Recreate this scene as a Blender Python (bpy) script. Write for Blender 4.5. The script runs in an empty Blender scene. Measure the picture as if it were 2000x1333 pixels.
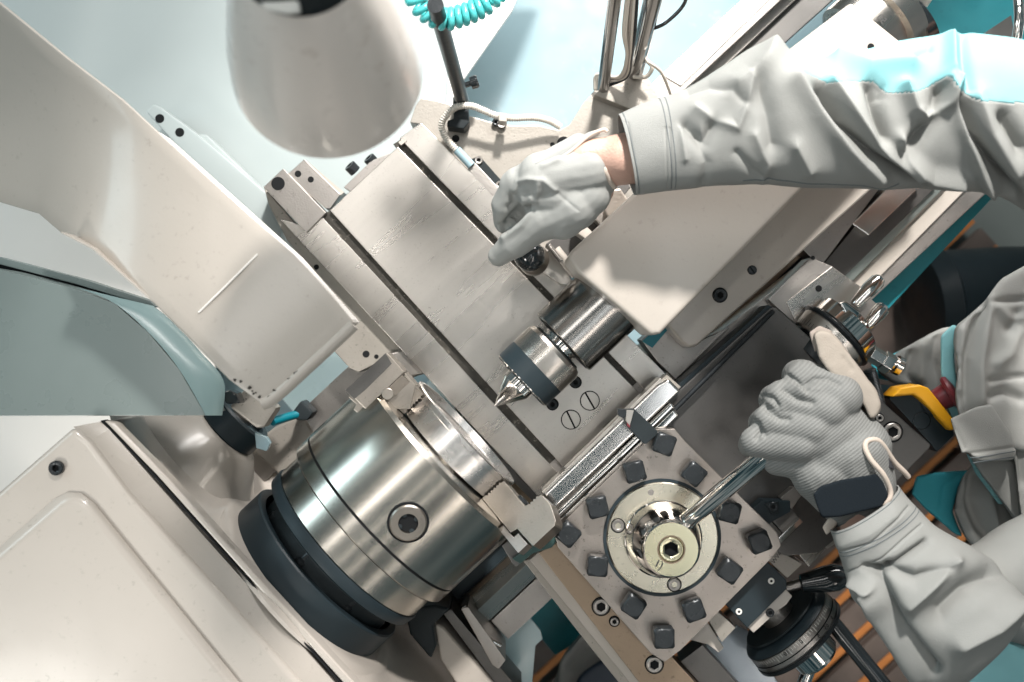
import bpy, bmesh, math, random
import numpy as np
from mathutils import Vector, Matrix, noise
random.seed(7)
SC = bpy.context.scene
COL = SC.collection
PI = math.pi

# ------------------------------------------------------------------ camera
cd = bpy.data.cameras.new('camera'); cam = bpy.data.objects.new('camera', cd); COL.objects.link(cam)
cd.lens = 36; cd.sensor_width = 36; cd.clip_start = 0.02; cd.clip_end = 50
cam.location = (0, 0, 1.0); cam.rotation_euler = (0, 0, 0)
cd.dof.use_dof = True; cd.dof.focus_distance = 0.97; cd.dof.aperture_fstop = 4.8
SC.camera = cam

# ------------------------------------------------------------------ light
w = bpy.data.worlds.new('World'); SC.world = w; w.use_nodes = True
nt = w.node_tree; nt.nodes.clear()
out = nt.nodes.new('ShaderNodeOutputWorld'); bg = nt.nodes.new('ShaderNodeBackground')
tc = nt.nodes.new('ShaderNodeTexCoord'); nz = nt.nodes.new('ShaderNodeTexNoise')
nz.inputs['Scale'].default_value = 4.2; nz.inputs['Detail'].default_value = 2.0
cr = nt.nodes.new('ShaderNodeValToRGB')
e = cr.color_ramp.elements
e[0].position = 0.40; e[0].color = (0.03, 0.10, 0.13, 1)
e[1].position = 0.62; e[1].color = (0.95, 1.0, 1.0, 1)
m_ = cr.color_ramp.elements.new(0.5); m_.color = (0.34, 0.50, 0.54, 1)
nt.links.new(tc.outputs['Generated'], nz.inputs['Vector'])
nt.links.new(nz.outputs['Fac'], cr.inputs['Fac'])
nt.links.new(cr.outputs['Color'], bg.inputs['Color'])
nt.links.new(bg.outputs['Background'], out.inputs['Surface'])
bg.inputs['Strength'].default_value = 0.28

def area(name, loc, target, sx, sy, power, color, roll=0.0):
    ld = bpy.data.lights.new(name, 'AREA'); ld.shape = 'RECTANGLE'; ld.size = sx; ld.size_y = sy
    ld.energy = power; ld.color = color
    o = bpy.data.objects.new(name, ld); COL.objects.link(o); o.location = loc
    q = (Vector(target) - Vector(loc)).to_track_quat('-Z', 'Y')
    o.rotation_euler = (q.to_matrix() @ Matrix.Rotation(roll, 3, 'Z')).to_euler()
    return o
AZ = math.atan2(0.682, 0.731)
def spot(name, loc, target, ang, blend, power, color, rad):
    ld = bpy.data.lights.new(name, 'SPOT'); ld.spot_size = math.radians(ang); ld.spot_blend = blend; ld.energy = power; ld.color = color; ld.shadow_soft_size = rad
    o = bpy.data.objects.new(name, ld); COL.objects.link(o); o.location = loc
    o.rotation_euler = (Vector(target) - Vector(loc)).to_track_quat('-Z', 'Y').to_euler(); return o
spot('window_light', (0.30, 1.60, 1.62), (0.15, 0.16, 0), 36, 1.0, 440, (1.0, 0.95, 0.90), 0.10)
area('top_fill_light', (0.42, 1.15, 0.42), (0.25, 0.30, -0.15), 0.7, 0.35, 19, (1.0, 0.97, 0.94))  # added fill lamp, brightens the tray and the sleeve tops
spot('headstock_fill_light', (-1.1, -1.0, 1.5), (-0.38, -0.16, 0), 32, 1.0, 85, (1.0, 0.96, 0.90), 0.3)  # added fill lamp, lifts the headstock corner
area('ceiling_strip_light', (-0.42, 0.36, 2.1), (-0.42, 0.36, 0), 1.5, 0.16, 5.5, (1.0, 0.96, 0.92), AZ)
area('metal_fill_light', (0.62, -0.25, 2.3), (0.2, 0, 0), 1.3, 0.14, 1.8, (0.95, 0.98, 1.0), AZ)  # added overhead fill that brightens the flat metal
area('far_streak_light', (0.9, -0.9, 1.7), (0, 0, 0), 1.4, 0.10, 3.5, (1.0, 0.90, 0.82), AZ)  # added strip lamp, gives the turned metal streak reflections
for k, (x, y, z) in enumerate(((0.10, -0.95, 1.9), (0.55, -1.25, 1.3), (-0.75, 0.85, 1.8), (-0.95, 1.2, 1.2), (-0.15, -0.45, 2.2))):
    area('streak_light', (x, y, z), (-0.2, -0.1, 0), 1.5, 0.035, 0.9, (1.0, 0.93, 0.86), AZ)  # added thin lamps, drawn as streaks on the cylinders
area('side_fill_light', (-1.6, 0.5, 1.0), (-0.1, 0, 0), 0.9, 0.5, 7, (0.72, 0.93, 1.0))  # added cool fill lamp from the left
SC.view_settings.view_transform = 'Standard'; SC.view_settings.look = 'None'
SC.view_settings.gamma = 1.0; SC.view_settings.exposure = 0.12

# ------------------------------------------------------------------ coordinates (mm)
CA, SA = 0.731, 0.682
def W(px, py, z):                       # picture position at a height -> world metres
    k = (1000.0 - z) / 2000.0
    return Vector(((px - 1000) * k, (666.5 - py) * k, z)) / 1000.0
def M(u, v, z):                         # machine axes: u along spindle, v towards operator
    return Vector((CA * u + SA * v, SA * u - CA * v, z)) / 1000.0
def UV(px, py, z):
    s = 2000.0 / (1000 - z); dx, dy = px - 1000, py - 666.5
    return ((dx * CA - dy * SA) / s, (dx * SA + dy * CA) / s)
def on_u(px, py, u):                    # point of a picture ray on the plane u = const -> v, z
    dx, dy = px - 1000, py - 666.5
    s = (dx * CA - dy * SA) / u
    return (dx * SA + dy * CA) / s, 1000 - 2000.0 / s
A_ = Vector((CA, SA, 0)); N_ = Vector((SA, -CA, 0)); Z_ = Vector((0, 0, 1))

# ------------------------------------------------------------------ materials
MATS = {}
def mat(name, col, metal=0.0, rough=0.5, spot=None, spot_amt=0.0, spot_scale=120, var=0.08, var_scale=9,
        rvar=0.08, bump=0.0, bump_scale=400, coat=0.0, aniso=0.0, wave=None, spec=0.5, trans=0.0, streak=0.0, fuzz=0.0):
    if name in MATS: return MATS[name]
    m = bpy.data.materials.new(name); m.use_nodes = True; MATS[name] = m
    t = m.node_tree; N = t.nodes; L = t.links; b = N['Principled BSDF']
    tcn = N.new('ShaderNodeTexCoord'); geo = N.new('ShaderNodeNewGeometry')
    P = geo.outputs['Position']
    n1 = N.new('ShaderNodeTexNoise'); n1.inputs['Scale'].default_value = var_scale; n1.inputs['Detail'].default_value = 6
    (L.new(P, n1.inputs['Vector']) if not streak else None)
    mix = N.new('ShaderNodeMix'); mix.data_type = 'RGBA'
    c = Vector(col)
    mix.inputs[6].default_value = (*(c * (1 - var)), 1); mix.inputs[7].default_value = (*[min(1, x) for x in c * (1 + var)], 1)
    L.new(n1.outputs['Fac'], mix.inputs[0]); colout = mix.outputs[2]
    if spot is not None:
        n2 = N.new('ShaderNodeTexNoise'); n2.inputs['Scale'].default_value = spot_scale; n2.inputs['Detail'].default_value = 5
        n2.inputs['Roughness'].default_value = 0.65
        L.new(P, n2.inputs['Vector'])
        r = N.new('ShaderNodeMapRange'); r.inputs[1].default_value = 0.60; r.inputs[2].default_value = 0.68
        r.inputs[3].default_value = 0; r.inputs[4].default_value = spot_amt
        L.new(n2.outputs['Fac'], r.inputs[0])
        n3 = N.new('ShaderNodeTexNoise'); n3.inputs['Scale'].default_value = spot_scale * 0.13; n3.inputs['Detail'].default_value = 3
        L.new(P, n3.inputs['Vector'])
        r3 = N.new('ShaderNodeMapRange'); r3.inputs[1].default_value = 0.35; r3.inputs[2].default_value = 0.75
        L.new(n3.outputs['Fac'], r3.inputs[0])
        mu = N.new('ShaderNodeMath'); mu.operation = 'MULTIPLY'; L.new(r.outputs[0], mu.inputs[0]); L.new(r3.outputs[0], mu.inputs[1])
        mx2 = N.new('ShaderNodeMix'); mx2.data_type = 'RGBA'; mx2.inputs[7].default_value = (*spot, 1)
        L.new(mu.outputs[0], mx2.inputs[0]); L.new(colout, mx2.inputs[6]); colout = mx2.outputs[2]
    if wave:
        wv = N.new('ShaderNodeTexWave'); wv.inputs['Scale'].default_value = wave[0]; wv.inputs['Distortion'].default_value = wave[2]
        wv.inputs['Detail'].default_value = 1.0; wv.inputs['Detail Scale'].default_value = 0.6
        mp = N.new('ShaderNodeMapping'); mp.inputs['Rotation'].default_value = (0, 0, wave[3])
        L.new(P, mp.inputs['Vector']); L.new(mp.outputs[0], wv.inputs['Vector'])
        mx3 = N.new('ShaderNodeMix'); mx3.data_type = 'RGBA'; mx3.blend_type = 'MULTIPLY'
        mx3.inputs[7].default_value = (wave[1], wave[1], wave[1], 1)
        L.new(wv.outputs['Fac'], mx3.inputs[0]); L.new(colout, mx3.inputs[6]); colout = mx3.outputs[2]
    L.new(colout, b.inputs['Base Color'])
    b.inputs['Metallic'].default_value = metal; b.inputs['Coat Weight'].default_value = coat
    b.inputs['Coat Roughness'].default_value = 0.12
    b.inputs['Specular IOR Level'].default_value = spec
    b.inputs['Transmission Weight'].default_value = trans
    if fuzz: b.inputs['Sheen Weight'].default_value = fuzz
    n4 = N.new('ShaderNodeTexNoise'); n4.inputs['Scale'].default_value = 30; n4.inputs['Detail'].default_value = 5
    if streak:
        mp = N.new('ShaderNodeMapping'); mp.vector_type = 'TEXTURE'; mp.inputs['Rotation'].default_value = (0, 0, AZ); mp.inputs['Scale'].default_value = (1 / streak, 1, 1)
        L.new(P, mp.inputs['Vector']); L.new(mp.outputs[0], n4.inputs['Vector']); L.new(mp.outputs[0], n1.inputs['Vector'])
    else: L.new(P, n4.inputs['Vector'])
    r4 = N.new('ShaderNodeMapRange'); r4.inputs[1].default_value = 0.2; r4.inputs[2].default_value = 0.8
    r4.inputs[3].default_value = max(0.02, rough - rvar); r4.inputs[4].default_value = rough + rvar
    L.new(n4.outputs['Fac'], r4.inputs[0]); L.new(r4.outputs[0], b.inputs['Roughness'])
    b.inputs['Anisotropic'].default_value = aniso
    if bump:
        n5 = N.new('ShaderNodeTexNoise'); n5.inputs['Scale'].default_value = bump_scale; n5.inputs['Detail'].default_value = 4
        L.new(P, n5.inputs['Vector'])
        bm_ = N.new('ShaderNodeBump'); bm_.inputs['Strength'].default_value = bump; bm_.inputs['Distance'].default_value = 0.001
        L.new(n5.outputs['Fac'], bm_.inputs['Height'])
        if wave:
            b2 = N.new('ShaderNodeBump'); b2.inputs['Strength'].default_value = 0.5; b2.inputs['Distance'].default_value = 0.0005
            L.new(wv.outputs['Fac'], b2.inputs['Height']); L.new(bm_.outputs[0], b2.inputs['Normal']); L.new(b2.outputs[0], b.inputs['Normal'])
        else: L.new(bm_.outputs[0], b.inputs['Normal'])
    return m
DK = (0.03, 0.032, 0.03)
cream = mat('cream_paint', (0.395, 0.363, 0.325), rough=0.36, spot=(0.16, 0.14, 0.11), spot_amt=0.35, spot_scale=150, var=0.05, bump=0.10, bump_scale=260, coat=0.35)
cream_hi = mat('cream_glossy_paint', (0.45, 0.412, 0.37), rough=0.34, spot=(0.2, 0.18, 0.15), spot_amt=0.45, spot_scale=170, var=0.07, bump=0.06, bump_scale=120, coat=0.35)
white_p = mat('white_paint', (0.80, 0.77, 0.73), rough=0.4, var=0.03)
greyblue = mat('pale_grey_sheet', (0.38, 0.43, 0.43), rough=0.35, var=0.06, var_scale=5, coat=0.5)
greyteal = mat('grey_teal_cover', (0.15, 0.185, 0.18), rough=0.3, var=0.12, var_scale=6, coat=0.15)
tray = mat('light_blue_tray_paint', (0.30, 0.43, 0.48), rough=0.22, var=0.12, var_scale=7, coat=0.5, spot=(0.5, 0.55, 0.56), spot_amt=0.5, spot_scale=25)
pale_c = mat('lit_tray_cyan', (0.74, 0.90, 0.91), rough=0.3, var=0.05)  # tray colour lightened to imitate light falling on it
cyan = mat('cyan_paint', (0.02, 0.27, 0.32), rough=0.4, var=0.15, var_scale=30, spot=(0.005, 0.12, 0.15), spot_amt=0.5, spot_scale=90)
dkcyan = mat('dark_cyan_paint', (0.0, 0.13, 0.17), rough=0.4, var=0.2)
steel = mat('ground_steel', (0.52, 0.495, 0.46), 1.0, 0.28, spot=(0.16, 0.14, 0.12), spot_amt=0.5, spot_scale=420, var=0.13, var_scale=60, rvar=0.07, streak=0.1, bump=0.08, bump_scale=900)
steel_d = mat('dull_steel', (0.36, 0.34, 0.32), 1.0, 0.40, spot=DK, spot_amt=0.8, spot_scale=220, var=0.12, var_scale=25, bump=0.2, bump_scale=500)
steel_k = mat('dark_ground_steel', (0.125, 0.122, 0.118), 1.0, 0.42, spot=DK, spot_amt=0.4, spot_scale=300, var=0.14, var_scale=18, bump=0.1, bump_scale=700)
chuckm = mat('turned_steel', (0.50, 0.47, 0.42), 1.0, 0.23, var=0.06, spot=(0.2, 0.17, 0.14), spot_amt=0.35, spot_scale=300, rvar=0.02)
alu = mat('turned_aluminium', (0.78, 0.76, 0.74), 1.0, 0.27, var=0.04, rvar=0.03)
chrome = mat('chrome', (0.72, 0.70, 0.67), 1.0, 0.10, var=0.04, rvar=0.05)
hubm = mat('yellowish_polished_steel', (0.66, 0.62, 0.44), 1.0, 0.24, spot=(0.2, 0.19, 0.12), spot_amt=0.6, spot_scale=150, var=0.14, var_scale=20)
brownst = mat('brownish_steel', (0.29, 0.225, 0.165), 1.0, 0.40, spot=DK, spot_amt=0.5, spot_scale=200, var=0.12, var_scale=14, bump=0.15)
jawm = mat('jaw_steel', (0.34, 0.31, 0.275), 1.0, 0.36, spot=DK, spot_amt=0.5, spot_scale=260, var=0.08, bump=0.15)
black = mat('black_oxide', (0.018, 0.024, 0.027), 0.0, 0.5, spec=0.2, var=0.25, var_scale=60, bump=0.15)
boltm = mat('black_bolt_steel', (0.024, 0.028, 0.031), 0.3, 0.30, spec=0.3, var=0.3, var_scale=80, spot=(0.2, 0.2, 0.2), spot_amt=0.4, spot_scale=500, bump=0.2)
blackp = mat('black_paint', (0.018, 0.028, 0.034), 0.0, 0.42, spec=0.25, var=0.2, var_scale=20)
blackg = mat('glossy_black_plastic', (0.012, 0.015, 0.017), 0.0, 0.12, var=0.1, rvar=0.04, coat=0.6)
voidm = mat('dark_recess', (0.012, 0.013, 0.014), 0.0, 0.8, spec=0.1)  # near-black; puts the shade inside holes, sockets and gaps into the colour
grease = mat('greasy_groove', (0.045, 0.042, 0.036), 0.5, 0.42, spot=(0.42, 0.39, 0.33), spot_amt=0.9, spot_scale=160, var=0.4, var_scale=90, bump=0.6, bump_scale=350)
rub = mat('speckled_casting', (0.30, 0.28, 0.25), 0.4, 0.42, spot=DK, spot_amt=0.9, spot_scale=260, var=0.15, var_scale=12, bump=0.2)
fabric = mat('grey_work_fabric', (0.245, 0.252, 0.242), 0.0, 0.75, var=0.07, var_scale=14, bump=0.6, bump_scale=1500)
fabric_l = mat('light_grey_work_fabric', (0.33, 0.335, 0.32), 0.0, 0.75, var=0.07, var_scale=14, bump=0.6, bump_scale=1500)
cyan_f = mat('deep_cyan_fabric', (0.05, 0.40, 0.48), 0.0, 0.75, var=0.15, var_scale=14, bump=0.3, bump_scale=1400)
fabric_c = mat('cyan_work_fabric', (0.20, 0.44, 0.47), 0.0, 0.7, var=0.12, var_scale=14, bump=0.3, bump_scale=1400)
knit = mat('grey_knit_glove', (0.20, 0.206, 0.20), 0.0, 0.85, var=0.08, var_scale=20, bump=0.3, bump_scale=900, wave=(125, 0.80, 0.7, 0.88))
glovep = mat('cream_glove_leather', (0.32, 0.285, 0.245), 0.0, 0.8, var=0.1, var_scale=30, spot=(0.25, 0.18, 0.14), spot_amt=0.5, spot_scale=60, bump=0.4, bump_scale=700)
gloveg = mat('grey_glove_cloth', (0.29, 0.298, 0.287), 0.0, 0.85, var=0.06, var_scale=30, bump=0.35, bump_scale=1200)
hem = mat('cream_glove_hem', (0.50, 0.43, 0.37), 0.0, 0.8, bump=0.3, bump_scale=900)
strapm = mat('black_elastic', (0.010, 0.014, 0.018), 0.0, 0.9, spec=0.1, bump=0.3, bump_scale=700)
skin = mat('skin', (0.50, 0.315, 0.25), 0.0, 0.5, var=0.14, var_scale=60, bump=0.5, bump_scale=450)
lampm = mat('cream_lamp_enamel', (0.84, 0.77, 0.71), 0.0, 0.30, var=0.04, coat=0.5, spot=(0.35, 0.25, 0.18), spot_amt=0.35, spot_scale=60, bump=0.05)
hosem = mat('cyan_hose_plastic', (0.10, 0.62, 0.62), 0.0, 0.25, var=0.1, trans=0.3)
cond = mat('white_conduit', (0.62, 0.58, 0.52), 0.1, 0.4, var=0.06)
yellow = mat('yellow_plastic', (0.85, 0.40, 0.012), 0.0, 0.4, var=0.06)
redm = mat('red_button_plastic', (0.15, 0.02, 0.028), 0.0, 0.38, var=0.1)
conc = mat('concrete_floor', (0.16, 0.185, 0.175), 0.0, 0.7, var=0.35, var_scale=3, spot=(0.35, 0.35, 0.32), spot_amt=0.5, spot_scale=8, bump=0.2, bump_scale=60)
woodm = mat('dark_stained_wood', (0.13, 0.10, 0.085), 0.0, 0.6, var=0.4, var_scale=25, spot=(0.32, 0.2, 0.13), spot_amt=0.7, spot_scale=30, bump=0.4, bump_scale=90)
orange = mat('orange_painted_wood', (0.55, 0.20, 0.05), 0.0, 0.55, var=0.2, var_scale=20)
stick = mat('white_sticker', (0.75, 0.74, 0.70), 0.0, 0.5)
inkm = mat('engraved_ink', (0.02, 0.02, 0.02), 0.0, 0.6)
navy = mat('navy_rubber', (0.012, 0.025, 0.045), 0.0, 0.5)
plastic = mat('pale_clear_guard', (0.40, 0.55, 0.58), 0.0, 0.12, var=0.15, var_scale=9, coat=0.5)

# ------------------------------------------------------------------ objects
def thing(name, label, cat, loc, group=None):
    o = bpy.data.objects.new(name, None); o.empty_display_size = 0.02; COL.objects.link(o)
    o.location = loc; o['label'] = label; o['category'] = cat
    if group: o['group'] = group
    return o
def tag(o, label=None, cat=None, group=None, kind=None):
    if label: o['label'] = label
    if cat: o['category'] = cat
    if group: o['group'] = group
    if kind: o['kind'] = kind
    return o
def worldloc(o):
    v = Vector(o.location)
    return v + worldloc(o.parent) if o.parent else v
def link(name, bm, m, parent=None, smooth=35, bevel=0.0, segs=2, origin=None):
    bmesh.ops.recalc_face_normals(bm, faces=bm.faces)
    me = bpy.data.meshes.new(name); 
    if parent: off = worldloc(parent)
    else:
        if origin is None:
            cs = [v.co for v in bm.verts]
            origin = Vector(((min(c.x for c in cs) + max(c.x for c in cs)) / 2, (min(c.y for c in cs) + max(c.y for c in cs)) / 2, min(c.z for c in cs)))
        off = origin
    if bevel:
        es = [e for e in bm.edges if len(e.link_faces) == 2 and e.calc_face_angle(0) > 0.6]
        try: bmesh.ops.bevel(bm, geom=es, offset=bevel / 1000.0, segments=segs, affect='EDGES', profile=0.6, clamp_overlap=True)
        except Exception: pass
    for v in bm.verts: v.co -= off
    bm.to_mesh(me); bm.free(); me.materials.append(m)
    for p in me.polygons: p.use_smooth = True
    me.set_sharp_from_angle(angle=math.radians(smooth))
    o = bpy.data.objects.new(name, me); COL.objects.link(o)
    if bevel:
        wn = o.modifiers.new('w', 'WEIGHTED_NORMAL'); wn.keep_sharp = True
    if parent: o.parent = parent
    else: o.location = off
    return o
def add_prism(bm, top, bot):
    a = [bm.verts.new(p) for p in top]; b = [bm.verts.new(p) for p in bot]
    bm.faces.new(a); bm.faces.new(b[::-1]); n = len(a)
    for i in range(n): bm.faces.new((a[i], b[i], b[(i + 1) % n], a[(i + 1) % n]))
def pprism(pts, zt, zb, bm=None):       # polygon seen in the picture at height zt, straight down to zb
    bm = bm or bmesh.new()
    top = [W(x, y, zt) for x, y in pts]
    add_prism(bm, top, [Vector((p.x, p.y, zb / 1000)) for p in top]); return bm
def box(u0, u1, v0, v1, z0, z1, bm=None):
    bm = bm or bmesh.new()
    q = [(u0, v0), (u1, v0), (u1, v1), (u0, v1)]
    add_prism(bm, [M(u, v, z1) for u, v in q], [M(u, v, z0) for u, v in q]); return bm
def frame(d):
    d = d.normalized(); h = Z_ if abs(d.z) < 0.9 else Vector((1, 0, 0))
    x = h.cross(d).normalized(); return x, d.cross(x), d
def lathe(p0, d, prof, seg=64, bm=None, close=True, a0=0.0, a1=2 * PI):
    bm = bm or bmesh.new(); x, y, d = frame(d); rings = []
    full = abs(a1 - a0 - 2 * PI) < 1e-6; n = seg if full else seg + 1
    for t, r in prof:
        c = p0 + d * (t / 1000.0)
        if r < 1e-6: rings.append([bm.verts.new(c)])
        else: rings.append([bm.verts.new(c + (x * math.cos(a0 + (a1 - a0) * i / seg) + y * math.sin(a0 + (a1 - a0) * i / seg)) * (r / 1000.0)) for i in range(n)])
    for A, B in zip(rings, rings[1:]):
        m = seg
        for i in range(m):
            j = (i + 1) % n
            if len(A) == 1 and len(B) == 1: continue
            if len(A) == 1: bm.faces.new((A[0], B[j], B[i]))
            elif len(B) == 1: bm.faces.new((A[i], A[j], B[0]))
            else: bm.faces.new((A[i], A[j], B[j], B[i]))
    if close and full:
        for R in (rings[0], rings[-1]):
            if len(R) > 2:
                try: bm.faces.new(R)
                except ValueError: pass
    return bm
def tube(pts, r, seg=14, bm=None, rf=None, sub=8):
    bm = bm or bmesh.new()
    P = []
    n = len(pts)
    if n == 2: P = [pts[0].lerp(pts[1], i / 4) for i in range(5)]
    else:
        for i in range(n - 1):
            p0 = pts[max(i - 1, 0)]; p1 = pts[i]; p2 = pts[i + 1]; p3 = pts[min(i + 2, n - 1)]
            for k in range(sub):
                t = k / sub
                P.append(0.5 * ((2 * p1) + (p2 - p0) * t + (2 * p0 - 5 * p1 + 4 * p2 - p3) * t * t + (3 * p1 - p0 - 3 * p2 + p3) * t ** 3))
        P.append(pts[-1])
    T = (P[1] - P[0]).normalized(); X = frame(T)[0]; rings = []; acc = 0
    for i, p in enumerate(P):
        T = (P[min(i + 1, len(P) - 1)] - P[max(i - 1, 0)]).normalized()
        X = (X - T * X.dot(T)).normalized(); Y = T.cross(X)
        if i: acc += (p - P[i - 1]).length
        rr = (rf(i / (len(P) - 1), acc) if rf else r) / 1000.0
        rings.append([bm.verts.new(p + (X * math.cos(2 * PI * k / seg) + Y * math.sin(2 * PI * k / seg)) * rr) for k in range(seg)])
    for A, B in zip(rings, rings[1:]):
        for k in range(seg): bm.faces.new((A[k], A[(k + 1) % seg], B[(k + 1) % seg], B[k]))
    bm.faces.new(rings[0][::-1]); bm.faces.new(rings[-1]); return bm
def socket_head(parent, name, c, d, r, m, hexr=0.5, h=4.0, depth=4.0, label=None):
    depth = min(depth, h - 0.7)
    bm = bmesh.new(); x, y, d = frame(d); n = 36
    def ring(t, rad, hexa=False):
        vs = []
        for i in range(n):
            a = 2 * PI * i / n; rr = rad
            if hexa:
                k = (a % (PI / 3)) - PI / 6; rr = rad * math.cos(PI / 6) / math.cos(k)
            vs.append(bm.verts.new(c + d * (t / 1000) + (x * math.cos(a) + y * math.sin(a)) * rr / 1000))
        return vs
    R = [ring(0, r), ring(h - r * 0.12, r), ring(h, r * 0.88), ring(h, r * hexr * 1.12), ring(h - r * .06, r * hexr, True), ring(h - depth, r * hexr, True)]
    for A, B in zip(R, R[1:]):
        for i in range(n): bm.faces.new((A[i], A[(i + 1) % n], B[(i + 1) % n], B[i]))
    bm.faces.new(R[-1]); o = link(name, bm, m, parent)
    o.data.materials.append(voidm)
    for p in o.data.polygons:
        if p.index >= 4 * n: p.material_index = 1
    return o
def ring_gap(parent, c, d, r0, r1, m=None, t=0.6, name='recess'):
    bm = lathe(c, d, [(0, r0), (t, r0), (t, r1), (0, r1)], 48, close=False)
    return link(name, bm, m or voidm, parent)
def hole_disc(parent, c, d, r, m=None):  # slightly raised disc; a hole's darkness is put into its colour
    return link('hole_disc', lathe(c, d, [(0, r * 1.08), (0.25, r), (0.3, r), (0.3, 0)], 28), m or voidm, parent)
def slot_screw(parent, name, c, r, ang, m):
    bm = bmesh.new(); g = r * 0.10; ca, sa = math.cos(ang), math.sin(ang)
    for s in (1, -1):
        pts = []; a0 = math.asin(g / r)
        for i in range(25):
            a = a0 + (PI - 2 * a0) * i / 24; X, Y = r * math.cos(a), s * r * math.sin(a)
            pts.append(Vector((X * ca - Y * sa, X * sa + Y * ca, 0)) / 1000)
        if s < 0: pts = pts[::-1]
        add_prism(bm, [c + p + Vector((0, 0, .0016)) for p in pts], [c + p for p in pts])
    o = link(name, bm, m, parent, bevel=0.15)
    link('slot', lathe(c, Z_, [(0, r * 1.12), (0.5, r * 1.12), (0.5, 0)], 40), voidm, o); return o
def text(s, loc, size, right, up, m, parent, name='marking'):
    cu = bpy.data.curves.new(name, 'FONT'); cu.body = s; cu.size = size / 1000; cu.align_x = 'CENTER'; cu.align_y = 'CENTER'; cu.extrude = 0.0001
    o = bpy.data.objects.new('tmp_text', cu); COL.objects.link(o)
    dg = bpy.context.evaluated_depsgraph_get(); me = bpy.data.meshes.new_from_object(o.evaluated_get(dg)); COL.objects.unlink(o); bpy.data.objects.remove(o)
    r = right.normalized(); u = (up - r * up.dot(r)).normalized(); n = r.cross(u)
    Mx = Matrix(((r.x, u.x, n.x, loc.x), (r.y, u.y, n.y, loc.y), (r.z, u.z, n.z, loc.z), (0, 0, 0, 1)))
    me.transform(Mx); me.transform(Matrix.Translation(-worldloc(parent))); me.materials.clear(); me.materials.append(m)
    t = bpy.data.objects.new(name, me); COL.objects.link(t); t.parent = parent; return t

# -------- soft shapes: union of tapered capsules, remeshed, then folded
def capsule(bm, a, b, ra, rb, seg=16):
    d = (b - a); L = d.length * 1000
    if L < 1e-3: d = Z_.copy(); L = 0.01
    prof = []
    for k in range(7): t = PI / 2 * (1 - k / 6); prof.append((-ra * math.sin(t), max(ra * math.cos(t), 0.0 if k else 0.0)))
    for k in range(7): t = PI / 2 * k / 6; prof.append((L + rb * math.sin(t), rb * math.cos(t)))
    prof[0] = (-ra, 0); prof[-1] = (L + rb, 0)
    lathe(a, d, prof, seg, bm)
def ellip(bm, c, ax, ay, az, X=None, Y=None):
    X = (X or Vector((1, 0, 0))).normalized(); Z = X.cross(Y).normalized() if Y else Z_; Y = Z.cross(X)
    s = bmesh.ops.create_uvsphere(bm, u_segments=24, v_segments=16, radius=1)
    for v in s['verts']:
        p = v.co.copy(); v.co = c + (X * p.x * ax + Y * p.y * ay + Z * p.z * az) / 1000
def px_fold(P, Nn, folds):
    """P verts (world m), Nn normals; folds: (points, width px, amp mm)"""
    k = (1.0 - P[:, 2]) / 2.0
    X = P[:, 0] * 1000 / k + 1000; Y = 666.5 - P[:, 1] * 1000 / k
    tot = np.zeros(len(P))
    for pts, wd, amp in folds:
        best = np.full(len(P), 1e9)
        for (x0, y0), (x1, y1) in zip(pts, pts[1:]):
            dx, dy = x1 - x0, y1 - y0; t = np.clip(((X - x0) * dx + (Y - y0) * dy) / (dx * dx + dy * dy), 0, 1)
            best = np.minimum(best, np.hypot(X - x0 - t * dx, Y - y0 - t * dy))
        tot += amp * np.exp(-(best / wd) ** 1.5)
    up = np.clip((Nn[:, 2] + 0.25) / 0.6, 0, 1)
    return P + Nn * (tot * up / 1000)[:, None]
def relax_mesh(me, it):
    n = len(me.vertices); co = np.empty(n * 3); me.vertices.foreach_get('co', co); co = co.reshape(-1, 3)
    ed = np.empty(len(me.edges) * 2, dtype=np.int64); me.edges.foreach_get('vertices', ed); ed = ed.reshape(-1, 2)
    deg = np.bincount(ed.ravel(), minlength=n)[:, None]
    for k in range(it):
        s = np.zeros_like(co); np.add.at(s, ed[:, 0], co[ed[:, 1]]); np.add.at(s, ed[:, 1], co[ed[:, 0]])
        co += ((s / deg) - co) * 0.6
    me.vertices.foreach_set('co', co.ravel()); me.update()
def soft(name, bm, m, parent, voxel=1.6, smooth=8, folds=(), wr=0.0, wrs=25, post=2, label=None):
    me = bpy.data.meshes.new(name); bmesh.ops.recalc_face_normals(bm, faces=bm.faces); bm.to_mesh(me); bm.free()
    o = bpy.data.objects.new(name, me); COL.objects.link(o)
    md = o.modifiers.new('r', 'REMESH'); md.mode = 'VOXEL'; md.voxel_size = voxel / 1000
    dg = bpy.context.evaluated_depsgraph_get(); m2 = bpy.data.meshes.new_from_object(o.evaluated_get(dg))
    o.modifiers.clear(); o.data = m2; relax_mesh(m2, smooth)
    n = len(m2.vertices)
    if n and (folds or wr):
        co = np.empty(n * 3); m2.vertices.foreach_get('co', co); co = co.reshape(-1, 3)
        nn = np.array([v.normal[:] for v in m2.vertices])
        if folds: co = px_fold(co, nn, folds)
        if wr:
            d = np.array([noise.noise(Vector(c) * wrs) + 0.5 * noise.noise(Vector(c) * wrs * 2.3) for c in co]); co = co + nn * (d * wr / 1000)[:, None]
        m2.vertices.foreach_set('co', co.ravel()); m2.update(); relax_mesh(m2, post)
    off = worldloc(parent); m2.transform(Matrix.Translation(-off)); m2.materials.clear(); m2.materials.append(m)
    for p in m2.polygons: p.use_smooth = True
    o.parent = parent
    if label: o['label'] = label
    return o
def poly_soft(name, pts, zt, zb, m, parent, **kw):
    bm = bmesh.new(); zb = max(zb, zt - 75)
    add_prism(bm, [W(x, y, zt) for x, y in pts], [W(x, y, zb) for x, y in pts])
    return soft(name, bm, m, parent, **kw)

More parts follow.
